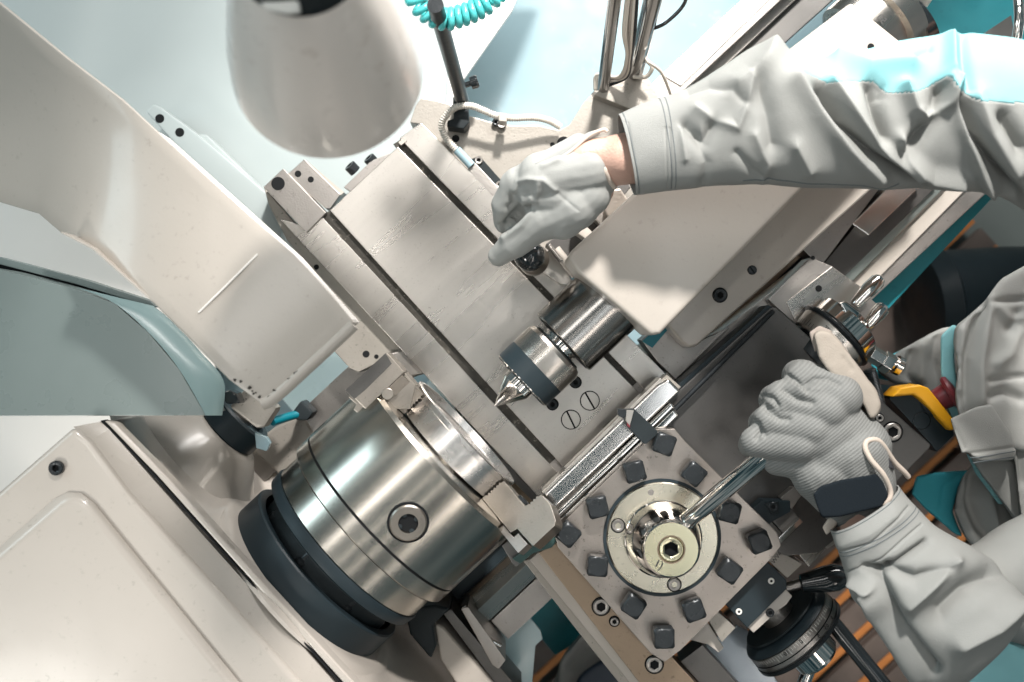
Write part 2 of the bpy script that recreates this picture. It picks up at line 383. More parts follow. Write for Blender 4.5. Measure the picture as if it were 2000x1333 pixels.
def catmull(vals, n):
    out = []; k = len(vals)
    for i in range(n):
        t = i / (n - 1) * (k - 1); j = min(int(t), k - 2); f = t - j
        p0, p1, p2, p3 = vals[max(j - 1, 0)], vals[j], vals[j + 1], vals[min(j + 2, k - 1)]
        out.append(0.5 * ((2 * p1) + (p2 - p0) * f + (2 * p0 - 5 * p1 + 4 * p2 - p3) * f * f + (3 * p1 - p0 - 3 * p2 + p3) * f ** 3))
    return out
def sleeve(stations, nl, nr, folds, wr, wrs, thick=0.8, open_end=True):
    """stations (ax,ay,bx,by,z); returns grid of verts after folding"""
    S = [np.array(s, float) for s in stations]; S = catmull(S, nl)
    G = np.zeros((nl, nr, 3)); NN = np.zeros((nl, nr, 3))
    for i, s in enumerate(S):
        a = W(s[0], s[1], s[4]); b = W(s[2], s[3], s[4]); c = (a + b) / 2; h = (a - b) / 2; r = h.length * thick
        for j in range(nr):
            t = 2 * PI * j / nr; ct, st = math.cos(t), math.sin(t)
            q = c + h * ct * (abs(ct) ** -0.08 if abs(ct) > 1e-3 else 1) + Z_ * r * st
            G[i, j] = q[:]
            nv = (h.normalized() * ct + Z_ * st); NN[i, j] = nv.normalized()[:]
    P = G.reshape(-1, 3); Nn = NN.reshape(-1, 3); P = px_fold(P, Nn, folds)
    if wr:
        d = np.array([noise.noise(Vector((c[0] * 1.6, c[1], c[2])) * wrs) + 0.45 * noise.noise(Vector(c) * wrs * 2.4 + Vector((3, 1, 7))) for c in P])
        P = P + Nn * (d * wr / 1000)[:, None]
    return P.reshape(nl, nr, 3)
def grid_obj(name, G, m, parent, keep=None, cap=False, thickness=1.2):
    nl, nr = G.shape[:2]; bm = bmesh.new(); V = {}
    def gv(i, j):
        if (i, j) not in V: V[(i, j)] = bm.verts.new(Vector(G[i, j]))
        return V[(i, j)]
    for i in range(nl - 1):
        for j in range(nr):
            jj = (j + 1) % nr
            if keep is not None:
                c = (G[i, j] + G[i + 1, j] + G[i, jj] + G[i + 1, jj]) / 4; k = (1 - c[2]) / 2
                if not keep(c[0] * 1000 / k + 1000, 666.5 - c[1] * 1000 / k, math.sin(2 * PI * (j + .5) / nr)): continue
            bm.faces.new((gv(i, j), gv(i + 1, j), gv(i + 1, jj), gv(i, jj)))
    if not bm.faces: bm.free(); return None
    o = link(name, bm, m, parent, smooth=180)
    md = o.modifiers.new('cloth', 'SOLIDIFY'); md.thickness = thickness / 1000; md.offset = -1
    return o
#==BODY==

# ================================================================== SETTING
fl = link('floor', box(-2500, 2500, -2500, 2500, -920, -900), conc); tag(fl, 'grey concrete workshop floor', 'floor', kind='structure')

db = thing('duckboard', 'slatted wooden duckboard with orange edged planks beside the lathe', 'duckboard', M(150, 450, -900))
for i in range(16):
    v = 225 + i * 68
    link('plank', box(-420, 760, v, v + 40, -868, -850), woodm, db, bevel=2)
    link('orange_slat', box(-420, 760, v + 41, v + 54, -868, -852), orange, db, bevel=1.5)
for u in (-300, 80, 460):
    link('bearer', box(u, u + 50, 220, 1300, -898, -869), woodm, db)

# ------------------------------------------------------------------ back panels of the machine
sp = tag(link('splash_guard', pprism([(-160, -120), (600, -120), (905, -120), (880, 60), (868, 250), (700, 420), (560, 520), (300, 360), (-160, 250)], -165, -175), greyblue, bevel=4),
         'pale grey sheet metal splash guard behind the lathe and the lamp', 'guard')
tag(link('wall_panel', pprism([(560, -200), (1090, -200), (1000, 20), (905, 155), (850, 330), (560, 330)], -260, -268), white_p), 'bright white panel behind the steel rod at the top', 'panel')
ty = thing('chip_tray', 'light blue sheet metal chip tray under the lathe bed', 'tray', M(0, -100, -460))
link('tray_floor', pprism([(300, 1000), (300, 500), (900, 130), (1100, -200), (1700, -200), (1700, 200), (1320, 820), (1130, 1160), (930, 1240), (700, 1240)], -420, -424), tray, ty)
tag(link('lit_tray_patch', pprism([(500, 720), (620, 600), (760, 700), (620, 860)], -300, -304), pale_c, bevel=1), 'added pale cyan plate painted as lit tray between the guard arm and the chuck', 'plate')  # added plate; light on the tray is put into its pale colour
tag(link('lit_tray_patch', pprism([(850, 720), (1100, 1000), (1000, 1100), (780, 850)], -405, -409), pale_c, bevel=1), 'added pale cyan plate painted as lit tray in the gap beside the aluminium ring', 'plate')  # second added plate, tray light painted in the same way
link('tray_rim', pprism([(1085, 1000), (1300, 1060), (1165, 1230), (1085, 1280), (1000, 1180)], -415, -419), cyan, ty)
tag(link('white_side_panel', pprism([(-150, 330), (420, 330), (420, 720), (200, 1060), (-150, 1060)], -320, -326), white_p), 'bright cream white cabinet panel seen beyond the guard at the left edge', 'panel')

cv = thing('belt_cover', 'grey teal curved belt cover at the left edge with a dark slot', 'cover', W(100, 700, 0))
link('cover_shell', pprism([(-150, 500), (0, 526), (150, 566), (222, 592), (290, 650), (350, 722), (402, 812), (-150, 814)], 104, 40), greyteal, cv, bevel=1)
pale_teal = mat('cyan_reflection_teal', (0.19, 0.28, 0.285), rough=0.4, var=0.1, var_scale=8, coat=0.1)  # cyan reflection on the rounded edge put into its colour
cA = catmull([np.array(p, float) for p in [(150, 562), (222, 592), (290, 650), (350, 722), (402, 812)]], 24)
cB = catmull([np.array(p, float) for p in [(300, 598), (345, 636), (392, 688), (437, 745), (434, 812)]], 24)
bm = bmesh.new(); rows = [[bm.verts.new(W(*(a_ * (1 - f) + b_ * f), 103.6 - 24 * f ** 1.5)) for f in (0, .25, .5, .75, 1)] + [bm.verts.new(W(*b_, 40))] for a_, b_ in zip(cA, cB)]
for A, B in zip(rows, rows[1:]):
    for j in range(5): bm.faces.new((A[j], B[j], B[j + 1], A[j + 1]))
link('rounded_edge', bm, pale_teal, cv, smooth=60)
link('edge_strip', pprism([(-150, 470), (0, 503), (160, 545), (292, 588), (306, 600), (296, 600), (150, 556), (0, 517), (-150, 486)], 62, 40), greyteal, cv, bevel=1)
link('slot', pprism([(-150, 486), (0, 517), (150, 556), (300, 602), (318, 616), (290, 606), (150, 566), (0, 527), (-150, 500)], 58, 50), voidm, cv)
# ------------------------------------------------------------------ headstock
hs = thing('headstock', 'cream painted lathe headstock casting at the lower left', 'headstock', M(-420, 40, -200))
link('top_cover', pprism([(-80, 1028), (143, 834), (176, 862), (250, 962), (420, 1148), (610, 1360), (610, 1500), (-80, 1500)], 132, 100), cream_hi, hs, bevel=6, segs=4)
bm = bmesh.new()   # raised moulding on the cover
inset = [(-80, 1155), (118, 985), (135, 976), (155, 978), (172, 992), (448, 1334), (560, 1480), (-80, 1480)]
add_prism(bm, [W(x, y, 139.5) for x, y in inset], [W(x, y, 133.0) for x, y in [(-80, 1135), (105, 972), (132, 958), (160, 960), (186, 980), (470, 1330), (590, 1480), (-80, 1480)]])
link('raised_moulding', bm, cream_hi, hs, bevel=5, segs=4)
bm = bmesh.new()   # sloping shoulder between cover and seam
L1 = [(143, 834), (176, 862), (250, 962), (420, 1148), (610, 1360)]
L2 = [(196, 824), (214, 838), (300, 938), (470, 1128), (668, 1350)]
for i in range(4):
    q = [W(*L1[i], 128), W(*L1[i + 1], 128), W(*L2[i + 1], 112), W(*L2[i], 112)]; r = [p - Z_ * .02 for p in q]
    add_prism(bm, q, r)
bmesh.ops.remove_doubles(bm, verts=bm.verts, dist=1e-5)
link('shoulder', bm, cream, hs)
link('seam', pprism([(196, 822), (300, 930), (470, 1119), (672, 1345), (676, 1345), (474, 1119), (304, 930), (200, 822)], 112.5, 100), voidm, hs)
link('seam_bead', pprism([(201, 822), (306, 930), (476, 1119), (678, 1345), (702, 1345), (494, 1119), (324, 930), (222, 826)], 111.5, 95), cream_hi, hs, bevel=2.5, segs=3)
# front casting: one smooth surface rolling from the top over to the spindle face
bm = bmesh.new(); nv = 60
prf = [(-345, 105), (-338, 109), (-329, 110), (-321, 106), (-315, 98), (-311.5, 86), (-310, 72), (-310, 30), (-310, -30), (-310, -80), (-309, -112), (-304, -125), (-290, -131)]
rows = []
for i in range(nv + 1):
    v = -196 + i * (640 / nv); row = []
    for u, z in prf:
        du = 0
        rr = math.hypot(v - 35, z * 1.0)
        if z < 80: du = 9 * math.exp(-((rr - 105) / 9.0) ** 2)
        row.append(bm.verts.new(M(u + du, v, z)))
    rows.append(row)
for A, B in zip(rows, rows[1:]):
    for j in range(len(prf) - 1): bm.faces.new((A[j], B[j], B[j + 1], A[j + 1]))
back = [bm.verts.new(M(-345, -196, -131)), bm.verts.new(M(-345, 444, -131))]
bm.faces.new(rows[0] + [back[0]]); bm.faces.new(rows[-1] + [back[1]])
fc = link('front_casting', bm, cream_hi, hs, smooth=60)
ss = fc.modifiers.new('s', 'SUBSURF'); ss.levels = 1; ss.render_levels = 2
# boss fillet
link('spindle_boss', lathe(M(-312, 35, 0), A_, [(0, 118), (3, 117), (6, 112), (8, 106), (8, 90)], 96, close=False), cream_hi, hs)
c = W(112, 914, 133); socket_head(hs, 'cap_screw', c, Z_, 6.2, boltm, h=4)
v, z = on_u(420, 916, -309.5); p = M(-309.5, v, z)
link('countersink', lathe(p, A_, [(0.3, 10.5), (1.2, 10.5), (1.2, 9.6)], 40, close=False), voidm, hs)
socket_head(hs, 'cap_screw', p, A_, 9.6, mat('blued_screw', (0.12, 0.30, 0.34), 0.9, 0.25), h=1.6, depth=1.4)
v, z = on_u(503, 928, -309); p = M(-309, v, z)
link('sight_glass', lathe(p, A_, [(0, 18), (2, 18), (3, 15), (2, 14), (1.5, 0)], 48), mat('teal_lens', (0.01, 0.16, 0.20), 0.3, 0.12, coat=0.8), hs)
link('side_face', box(-700, -346, -196, -190, -300, 100), cream, hs)
link('base_casting', box(-760, -345, -190, 440, -420, 99), cream, hs)

# swivel boss of the chuck guard
v, z = -131, -40; UP = -275
link('boss_pad', lathe(M(-330, v, z), A_, [(0, 100), (10, 88), (22, 73), (36, 58), (47, 47), (53, 41), (55, 37), (55, 30)], 96), cream, hs, smooth=60)
pv = thing('guard_pivot', 'black round pivot boss with a worn cream clamp block on the headstock', 'pivot', M(UP, v, z))
link('pivot_sleeve', lathe(M(UP, v, z), A_, [(0, 32), (2, 34), (24, 34), (26, 32), (26, 26), (20, 26), (20, 0)], 64), blackp, pv)
link('pivot_shaft', lathe(M(UP, v, z), A_, [(0, 12), (70, 12)], 32), steel_d, pv)
link('clamp_block', pprism([(482, 755), (541, 797), (516, 836), (500, 838), (446, 795)], 30, 6), rub, pv, bevel=4)
link('grip_knob', pprism([(430, 770), (447, 762), (462, 768), (470, 790), (440, 790)], 50, 30), blackg, pv, bevel=3)
link('torn_edge', pprism([(497, 845), (520, 855), (528, 866), (520, 882), (500, 876)], 20, 12), tray, pv, bevel=1)

# ------------------------------------------------------------------ chuck guard (bent cream arm)
cg = thing('chuck_guard', 'large cream painted bent sheet guard arm reaching across the upper left', 'guard', W(400, 450, 120))
bm = bmesh.new()
top = [(-120, -95), (0, 8), (128, 112), (240, 196), (305, 255), (440, 376), (575, 498), (640, 568), (692, 631)]
bot = [(-120, 355), (0, 396), (75, 418), (118, 455), (180, 487), (300, 592), (368, 658), (448, 742), (512, 790)]
end = [(692, 631), (688, 655), (556, 782), (534, 792), (512, 790)]
ztop = [172, 176, 180, 184, 186, 187, 187, 187, 187]; zbot = [40, 60, 100, 140, 172, 184, 187, 187, 187]
NS = 10; rows = []
for i in range(9):
    row = []
    for k in range(NS + 1):
        f = k / NS; zz = ztop[i] * (1 - f) + zbot[i] * f
        if i < 3: zz -= 18 * math.sin(PI * f) * (1 if i < 2 else .5)
        a = top[i]; b2 = bot[i]
        row.append(W(a[0] * (1 - f) + b2[0] * f, a[1] * (1 - f) + b2[1] * f, zz))
    rows.append(row)
V = [[bm.verts.new(p) for p in r] for r in rows]
for A, B in zip(V, V[1:]):
    for j in range(NS): bm.faces.new((A[j], B[j], B[j + 1], A[j + 1]))
s1 = link('guard_sheet', bm, cream, cg, smooth=70)
so = s1.modifiers.new('s', 'SOLIDIFY'); so.thickness = 0.0025; so.offset = -1
bv = s1.modifiers.new('b', 'BEVEL'); bv.width = 0.001; bv.segments = 2
# rolled lip at the end
bm = bmesh.new(); lip = [((696, 628), 183), ((697, 632), 177), ((700, 640), 160)]
link('end_lip', tube([W(690, 634, 183), W(650, 672, 183), W(600, 718, 183), W(560, 755, 183), W(530, 780, 183), W(512, 788, 183)], 5.5, 14), cream, cg)
link('side_flange', pprism([(692, 631), (512, 790), (502, 782), (686, 622)], 182, 158), cream, cg, bevel=1.5)
link('side_flange', pprism([(305, 255), (575, 498), (690, 628), (686, 632), (572, 503), (303, 260)], 183, 150), white_p, cg)
link('side_flange', pprism([(118, 455), (180, 487), (300, 592), (448, 742), (512, 790), (512, 786), (452, 740), (304, 590), (182, 484), (120, 453)], 183, 160), cream, cg)
link('weld_bead_highlight', tube([W(503, 497, 187), W(470, 530, 188), W(430, 570, 188), W(388, 611, 187)], 0.8, 8), white_p, cg)  # white paint puts the bead's highlight into its colour
rn = random.Random(3)
for k in range(26):      # chipped paint along the end
    f = rn.random() ** 0.7; x = 690 + (512 - 690) * f + rn.uniform(-7, 3); y = 640 + (792 - 640) * f + rn.uniform(-9, 0)
    if f > .25 and f < .7 and rn.random() < .6: continue
    r = rn.uniform(1.5, 4.5)
    pts = [(x + r * rn.uniform(.5, 1.3) * math.cos(a), y + r * rn.uniform(.5, 1.3) * math.sin(a)) for a in [i * PI / 4 for i in range(8)]]
    ch = link('paint_chip', pprism(pts, 187.7, 186), mat('bare_dirty_metal', (0.05, 0.045, 0.04), 0.4, 0.6), cg)
for k in range(8):
    x = 452 + rn.uniform(0, 55); y = 738 + (x - 452) * .75 + rn.uniform(-8, 2); r = rn.uniform(1.5, 4)
    pts = [(x + r * rn.uniform(.5, 1.4) * math.cos(a), y + r * rn.uniform(.5, 1.3) * math.sin(a)) for a in [i * PI / 4 for i in range(8)]]
    link('paint_chip', pprism(pts, 187.7, 186), MATS['bare_dirty_metal'], cg)

hb = thing('hinge_bracket', 'pale hinge bar with two dark screws beyond the guard arm', 'bracket', W(330, 230, -120))
link('hinge_bar', pprism([(284, 218), (298, 203), (312, 208), (386, 262), (560, 410), (548, 470), (345, 285)], -110, -150), greyblue, hb, bevel=3)
for x, y in ((312, 232), (351, 259)): hole_disc(hb, W(x, y, -110), Z_, 4.6)
tag(link('lower_bar', pprism([(386, 262), (402, 262), (555, 410), (560, 450), (700, 640), (640, 620), (540, 470), (380, 300)], -130, -160), greyblue, bevel=3), 'long pale grey rail running down beside the guard arm', 'rail')

# ------------------------------------------------------------------ spindle, chuck
V0 = 35.0
spn = thing('spindle_nose', 'large black hollow ring around the spindle behind the chuck', 'spindle nose', M(-300, V0, -93))
link('black_collar', lathe(M(-310, V0, 0), A_, [(0, 93), (1.5, 94.5), (32, 94.5), (33.5, 93), (33.5, 86), (8, 84), (4, 60), (4, 40)], 128), blackp, spn)
link('flange', lathe(M(-303, V0, 0), A_, [(0, 70), (22, 70), (22, 80), (40, 80)], 96), black, spn)
for k in range(8):
    a = k * PI / 4 + .25; p = M(-284, V0 + 75 * math.cos(a), 75 * math.sin(a)); link('stud', lathe(p, A_, [(0, 7), (10, 7), (12, 5.5), (22, 5.5)], 20), boltm, spn)

ck = thing('lathe_chuck', 'big shiny turned steel three jaw chuck on the spindle', 'chuck', M(-180, V0, -102))
link('back_plate', lathe(M(-262, V0, 0), A_, [(0, 92), (2, 95.5), (11, 96.5), (13, 95.5), (13, 93)], 128), blackp, ck)
link('adapter_plate', lathe(M(-250, V0, 0), A_, [(0, 93), (2, 94.5), (28, 94.5), (28, 90)], 128), chuckm, ck)
link('chuck_body', lathe(M(-223, V0, 0), A_, [(0, 99), (1.8, 101.5), (16.2, 101.9), (16.8, 100.6), (18.2, 100.6), (18.8, 101.9), (97, 102), (101, 98.5), (101.6, 90), (101.6, 25), (92, 24), (92, 0)], 160), chuckm, ck, smooth=20)
link('groove_ring', lathe(M(-206.6, V0, 0), A_, [(0, 101.3), (2.0, 101.3)], 128, close=False), voidm, ck)
link('seam_ring', lathe(M(-222.5, V0, 0), A_, [(0, 100.9), (0.5, 101.3)], 128, close=False), voidm, ck)
# pinion screw on the chuck body
dx, dy = 797 - 1000, 1021 - 666.5
best = None
for zi in range(0, 1020):
    z = zi / 10.0
    u, v = UV(797, 1021, z)
    if (v - V0) ** 2 + z * z >= 102 ** 2: best = (u, v, z); break
u, v, z = best or (-150, 60, 98)
nr = (M(0, v - V0, 0) + Vector((0, 0, z / 1000))).normalized()
pc = M(u, v, z)
link('pinion_recess', lathe(pc - nr * .002, nr, [(0, 18.5), (2.6, 18.5), (2.6, 16.2), (0, 16.2)], 64, close=False), voidm, ck)
pin = link('pinion', lathe(pc - nr * .004, nr, [(0, 16.4), (6.0, 16.4), (7.2, 15.2), (7.2, 8.8), (-4, 8.3), (-4, 0)], 64), jawm, ck)
link('key_socket', lathe(pc + nr * .0005, nr, [(0, 8.6), (.6, 8.2), (.6, 0)], 40), voidm, pin)
bm = bmesh.new(); x_, y_, d_ = frame(nr)
for k in range(4):
    a = k * PI / 2 + .4; q = pc + (x_ * math.cos(a) + y_ * math.sin(a)) * .0082
    lathe(q - nr * .001, nr, [(0, 2.4), (3.2, 2.4), (3.4, 1.9), (3.4, 0)], 10, bm)
link('socket_flute', bm, black, pin)
u, v, z = -112, V0 + 70, 60
best = None
# jaws: profile drawn in (radial, u) and given a width
def jaw(ang, profile, wd, name='jaw', m=jawm):
    er = (N_ * math.cos(ang) + Z_ * math.sin(ang)); ew = A_.cross(er).normalized(); c0 = M(0, V0, 0)
    bm = bmesh.new()
    pts = [c0 + er * (r / 1000) + A_ * (u / 1000) for r, u in profile]
    add_prism(bm, [p + ew * wd / 2000 for p in pts], [p - ew * wd / 2000 for p in pts])
    return link(name, bm, m, ck, bevel=0.7, smooth=30), er, ew
def serr(r0, u0, r1, u1, n, d):
    o_ = []
    for i in range(n):
        f = i / n; g = (i + .5) / n
        o_.append((r0 + (r1 - r0) * f, u0 + (u1 - u0) * f)); o_.append((r0 + (r1 - r0) * g - d * 0, u0 + (u1 - u0) * g)); o_[-1] = (o_[-1][0] + d, o_[-1][1])
    return o_
JP = [(66, -121)] + serr(66, -117, 66, -96, 6, 2.0) + [(68, -95), (100, -95), (101, -94)] + serr(101, -92, 101, -78, 4, 2.0) + [(103, -77), (116, -76), (131, -82), (134, -86), (134, -113), (112, -114), (110, -121)]
JP2 = JP[:14] + [(68, -95), (100, -95), (104, -96), (104, -121)]
for ang in (math.radians(27), math.radians(153)):
    j, er, ew = jaw(ang, JP if ang < 1 else JP2, 24)
    if ang > 1: continue
    b2, _, _ = jaw(ang, [(60, -122), (60, -128), (128, -128), (128, -116), (114, -116), (114, -122)], 16, 'master_jaw', steel_d)
    s = 1 if ew.z > 0 else -1
    for rr in (80, 122):
        pass
    c = M(0, V0, 0) + er * .123 + A_ * -.0765
    socket_head(j, 'cap_screw', M(0, V0, 0) + er * .092 + A_ * -.0955, A_, 7, boltm, h=3)
jaw(math.radians(270), JP, 24)
# extra head block seen on the far jaw
er = N_ * math.cos(math.radians(153)) + Z_ * math.sin(math.radians(153))
bm = pprism([(757, 690), (790, 727), (714, 800), (675, 762)], 62, 30)
link('jaw_block', bm, jawm, ck, bevel=1.2)
link('master_jaw', pprism([(790, 728), (812, 752), (800, 800), (770, 800), (740, 778)], 50, 20), jawm, ck, bevel=1)
link('jaw_foot', pprism([(686, 768), (716, 796), (704, 812), (690, 800), (696, 790), (680, 776)], 58, 40), jawm, ck, bevel=0.8)
link('jaw_side_shade', pprism([(753, 690), (765, 711), (712, 763), (692, 780), (674, 763)], 62.6, 61), steel_k, ck, bevel=0.4)  # thin dark sheet; shade of the block's far face put into colour
hole_disc(ck, W(757, 770, 62.3), Z_, 5, jawm)

rg = thing('workpiece_ring', 'bright turned aluminium ring clamped in the chuck jaws', 'ring', M(-105, V0, -67))
link('ring_body', lathe(M(-119, V0, 0), A_, [(0, 60), (0, 66.5), (21, 66.5), (21.5, 67.3), (26, 67.5), (27, 66.5), (27, 63.2), (20, 62), (19, 58.5), (4, 58), (3, 40), (3, 20)], 128, close=False), alu, rg, smooth=25)

# ------------------------------------------------------------------ bed
bd = thing('lathe_bed', 'ground steel bed ways running up to the right under the carriage', 'bed', M(200, 60, -300))
link('back_way', box(-345, 900, -102, -72, -300, -122), steel_d, bd, bevel=1.5)
link('bed_shoulder', pprism([(485, 872), (540, 832), (592, 812), (612, 846), (640, 900), (560, 940), (520, 905)], -118, -300), rub, bd, bevel=4, segs=3)
link('coolant_arm', tube([W(532, 824, -60), W(572, 812, -80), W(600, 806, -90)], 4.5, 16), dkcyan, bd)
link('coolant_joint', pprism([(570, 806), (588, 782), (612, 806), (600, 822), (578, 822)], -80, -110), black, bd, bevel=3)
link('small_clip', pprism([(880, 788), (888, 781), (914, 806), (916, 822), (908, 826)], -120, -150), chrome, bd, bevel=2)
link('front_way', box(-290, 420, 112, 150, -300, -130), brownst, bd, bevel=1.5)
link('front_wall', box(-345, 420, 150, 172, -300, -150), blackp, bd)
bm = bmesh.new()
a = [M(-260, 172, -140), M(-260, 190, -122), M(-260, 210, -138), M(-260, 210, -300), M(-260, 172, -300)]
add_prism(bm, a, [p + A_ * 1.2 for p in a]); link('vee_way', bm, steel, bd, bevel=1)
link('outer_way', box(-230, 900, 212, 240, -300, -140), steel_d, bd, bevel=1.5)
link('cross_web', box(-60, 0, -62, 112, -300, -200), dkcyan, bd)
# bed strips seen at the upper right and right
link('rail_cover', pprism([(1300, 150), (1500, -30), (1532, -30), (1330, 168)], -120, -140), white_p, bd, bevel=1)
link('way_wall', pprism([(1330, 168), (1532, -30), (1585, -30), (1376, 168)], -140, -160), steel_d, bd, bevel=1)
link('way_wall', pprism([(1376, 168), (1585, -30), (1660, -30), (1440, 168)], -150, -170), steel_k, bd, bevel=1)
S = [((1596, 508), (1745, 355), 16, steel_d, -112), ((1612, 524), (1764, 375), 26, steel_k, -118), ((1648, 543), (1830, 355), 24, steel, -108),
     ((1668, 566), (1860, 370), 20, mat('greenish_steel', (0.35, 0.40, 0.38), 0.9, 0.35), -125), ((1688, 582), (1885, 375), 18, cream, -130)]
link('upper_way', pprism([(1560, 480), (1695, 345), (1735, 345), (1603, 522)], -100, -130), steel_d, bd, bevel=1)
link('upper_way', pprism([(1603, 522), (1735, 365), (1830, 365), (1645, 545)], -118, -140), steel_k, bd, bevel=1)
link('vee_way', pprism([(1664, 438), (1738, 362), (1800, 362), (1697, 460)], -105, -140), mat('bright_steel', (0.8, 0.76, 0.72), 1.0, 0.22), bd, bevel=1.5)
link('side_way', pprism([(1630, 540), (1810, 362), (1850, 362), (1655, 560)], -125, -150), MATS['greenish_steel'], bd, bevel=1.5)
link('side_apron', pprism([(1655, 560), (1850, 362), (1895, 362), (1690, 570)], -135, -160), cream, bd, bevel=1)
tag(link('cyan_tray_edge', pprism([(1700, 572), (1905, 362), (1955, 370), (1735, 605), (1700, 640)], -180, -215), cyan, bevel=2), 'cyan painted tray edge running along the right side of the bed', 'tray edge')
tag(link('cyan_tray_channel', pprism([(1660, 600), (1895, 362), (1915, 362), (1690, 620)], -190, -230), dkcyan), 'dark teal channel between the bed and the cyan tray edge', 'channel')  # dark teal strip beside the tray edge
tag(link('cyan_cabinet', pprism([(1700, -60), (2080, -60), (2080, 170), (1800, 240), (1740, 60)], -420, -440), cyan, bevel=3), 'cyan painted cabinet surface in the upper right corner', 'cabinet')

# ------------------------------------------------------------------ cross slide and saddle
sd = thing('saddle', 'cream and steel lathe saddle plate with dark oily grooves across the bed', 'saddle', M(0, -60, -110))
link('left_wing', pprism([(514, 364), (524, 400), (560, 470), (600, 520), (640, 560), (668, 612), (646, 680), (682, 719), (700, 728), (757, 700), (800, 700), (836, 722), (846, 720), (600, 462), (545, 400)], -74, -112), rub, sd, bevel=2)
link('casting_lobe', pprism([(752, 700), (757, 690), (787, 684), (816, 696), (840, 721), (832, 730), (806, 737), (790, 756), (770, 745)], -66, -104), steel_d, sd, bevel=5, segs=3)
link('strip_notch', pprism([(905, 842), (935, 866), (960, 898), (1046, 985), (1060, 980), (925, 836)], -70, -84), steel_k, sd, bevel=.6)
link('left_strip', pprism([(546, 428), (602, 444), (629, 424), (636, 432), (1093, 928), (1062, 982)], -60, -80), steel, sd, bevel=.8)
link('groove', pprism([(624, 422), (646, 411), (1116, 928), (1090, 942)], -64, -80), grease, sd)
link('right_groove', pprism([(768, 282), (790, 268), (1275, 770), (1262, 790)], -66, -80), grease, sd)
link('right_strip', pprism([(780, 270), (822, 240), (967, 385), (1105, 535), (1330, 760), (1275, 778)], -58, -80), steel, sd, bevel=.8)
link('gib_pin', pprism([(778, 278), (788, 270), (794, 276), (783, 284)], -56, -62), cream, sd)
link('end_block', pprism([(514, 366), (553, 329), (637, 416), (598, 455)], -56, -90), steel_d, sd, bevel=1)
link('end_block', pprism([(560, 342), (594, 311), (665, 380), (645, 408), (636, 408)], -62, -90), steel_d, sd, bevel=1)
link('end_chamfer', pprism([(594, 311), (601, 316), (672, 376), (665, 382)], -64, -90), cream, sd)
hole_disc(sd, W(543, 359, -56), Z_, 6.5); hole_disc(sd, W(582, 340, -62), Z_, 3.2); hole_disc(sd, W(607, 351, -62), Z_, 3)
link('back_tab', pprism([(671, 366), (725, 314), (760, 300), (780, 300), (700, 385)], -64, -80), steel_d, sd, bevel=1)
for x, y in ((694, 335), (731, 320)):
    socket_head(sd, 'screw_head', W(x, y, -72), Vector((-.6, .6, .4)).normalized(), 6.5, boltm, h=9)
for x, y, r in ((618, 522, 2.6), (715, 692, 3.4), (735, 697, 2.2), (607, 553, 1)): hole_disc(sd, W(x, y, -73.8), Z_, r)

cs = thing('cross_slide', 'wide ground steel cross slide plate with slotted screws in the middle', 'cross slide', M(0, 0, -80))
link('slide_plate', pprism([(644, 411), (777, 287), (1268, 788), (1195, 850), (1112, 926)], -58, -80), steel, cs, bevel=.9)
link('slide_base', box(-90, 85, 120, 330, -110, -62), steel_d, cs)
for (x, y, a) in ((1152, 783, -1.05), (1115, 820, -1.12)):
    slot_screw(cs, 'slotted_screw', W(x, y, -57.9), 9.2, a, steel)
for x, y in ((1124, 747), (1079, 790)):
    ring_gap(cs, W(x, y, -57.9), Z_, 6.5, 5)
    socket_head(cs, 'cap_screw', W(x, y, -58.5), Z_, 5.3, boltm, h=3)

# back part of the saddle with the conduit
sb = thing('saddle_back_plate', 'cream back plate of the saddle with a wavy edge and drilled holes', 'plate', M(120, -150, -110))
wavy = [(822, 192), (850, 196), (878, 203), (896, 222), (930, 230), (972, 242), (1010, 246), (1050, 244), (1092, 254), (1112, 244), (1140, 200), (1165, 172), (1180, 160), (1222, 143), (1245, 150), (1300, 200), (1400, 300), (1400, 420), (1200, 520), (1090, 520), (967, 388), (824, 243), (800, 240), (812, 205)]
link('plate', pprism(wavy, -76, -110), rub, sb, bevel=1.5)
for x, y, r in ((890, 271, 3.6), (1079, 283, 2.4), (1101, 280, 6.5)): hole_disc(sb, W(x, y, -75.8), Z_, r)
link('post_foot', pprism([(1160, 185), (1222, 136), (1262, 148), (1292, 198), (1235, 215)], -60, -80), rub, sb, bevel=1)
gu = thing('glove_side_switch', 'small grey limit switch on a black base plate', 'switch', W(950, 350, -76))
link('switch_base', pprism([(920, 311), (937, 305), (984, 358), (984, 372), (966, 388)], -68, -76), black, gu, bevel=.7)
link('switch_body', pprism([(912, 332), (928, 318), (977, 370), (962, 386)], -58, -76), steel_d, gu, bevel=1)
for x, y in ((935, 314), (976, 362)): socket_head(gu, 'cap_screw', W(x, y, -68), Z_, 4.2, steel_d, h=2.5)
cn = thing('cable_conduit', 'white ribbed flexible conduit curving over the saddle to the switch', 'conduit', W(900, 260, -60))
pth = [W(*p) for p in ((918, 322, -55), (890, 292, -55), (868, 265, -50), (864, 238, -46), (888, 211, -42), (918, 207, -40), (944, 216, -42), (968, 226, -44), (1000, 231, -46), (1042, 230, -50), (1072, 236, -56), (1094, 248, -62))]
link('conduit_tube', tube(pth[1:], 3.2, 16, rf=lambda t, a: 3.4 + 0.5 * math.sin(a * 1000 * 2 * PI / 2.4), sub=40), cond, cn, smooth=180)
link('conduit_ferrule', tube([W(892, 293, -55), W(921, 324, -57)], 4.6, 20), tray, cn)
link('conduit_clip', pprism([(974, 220), (990, 222), (990, 238), (974, 237)], -38, -60), cream, cn, bevel=1.2)
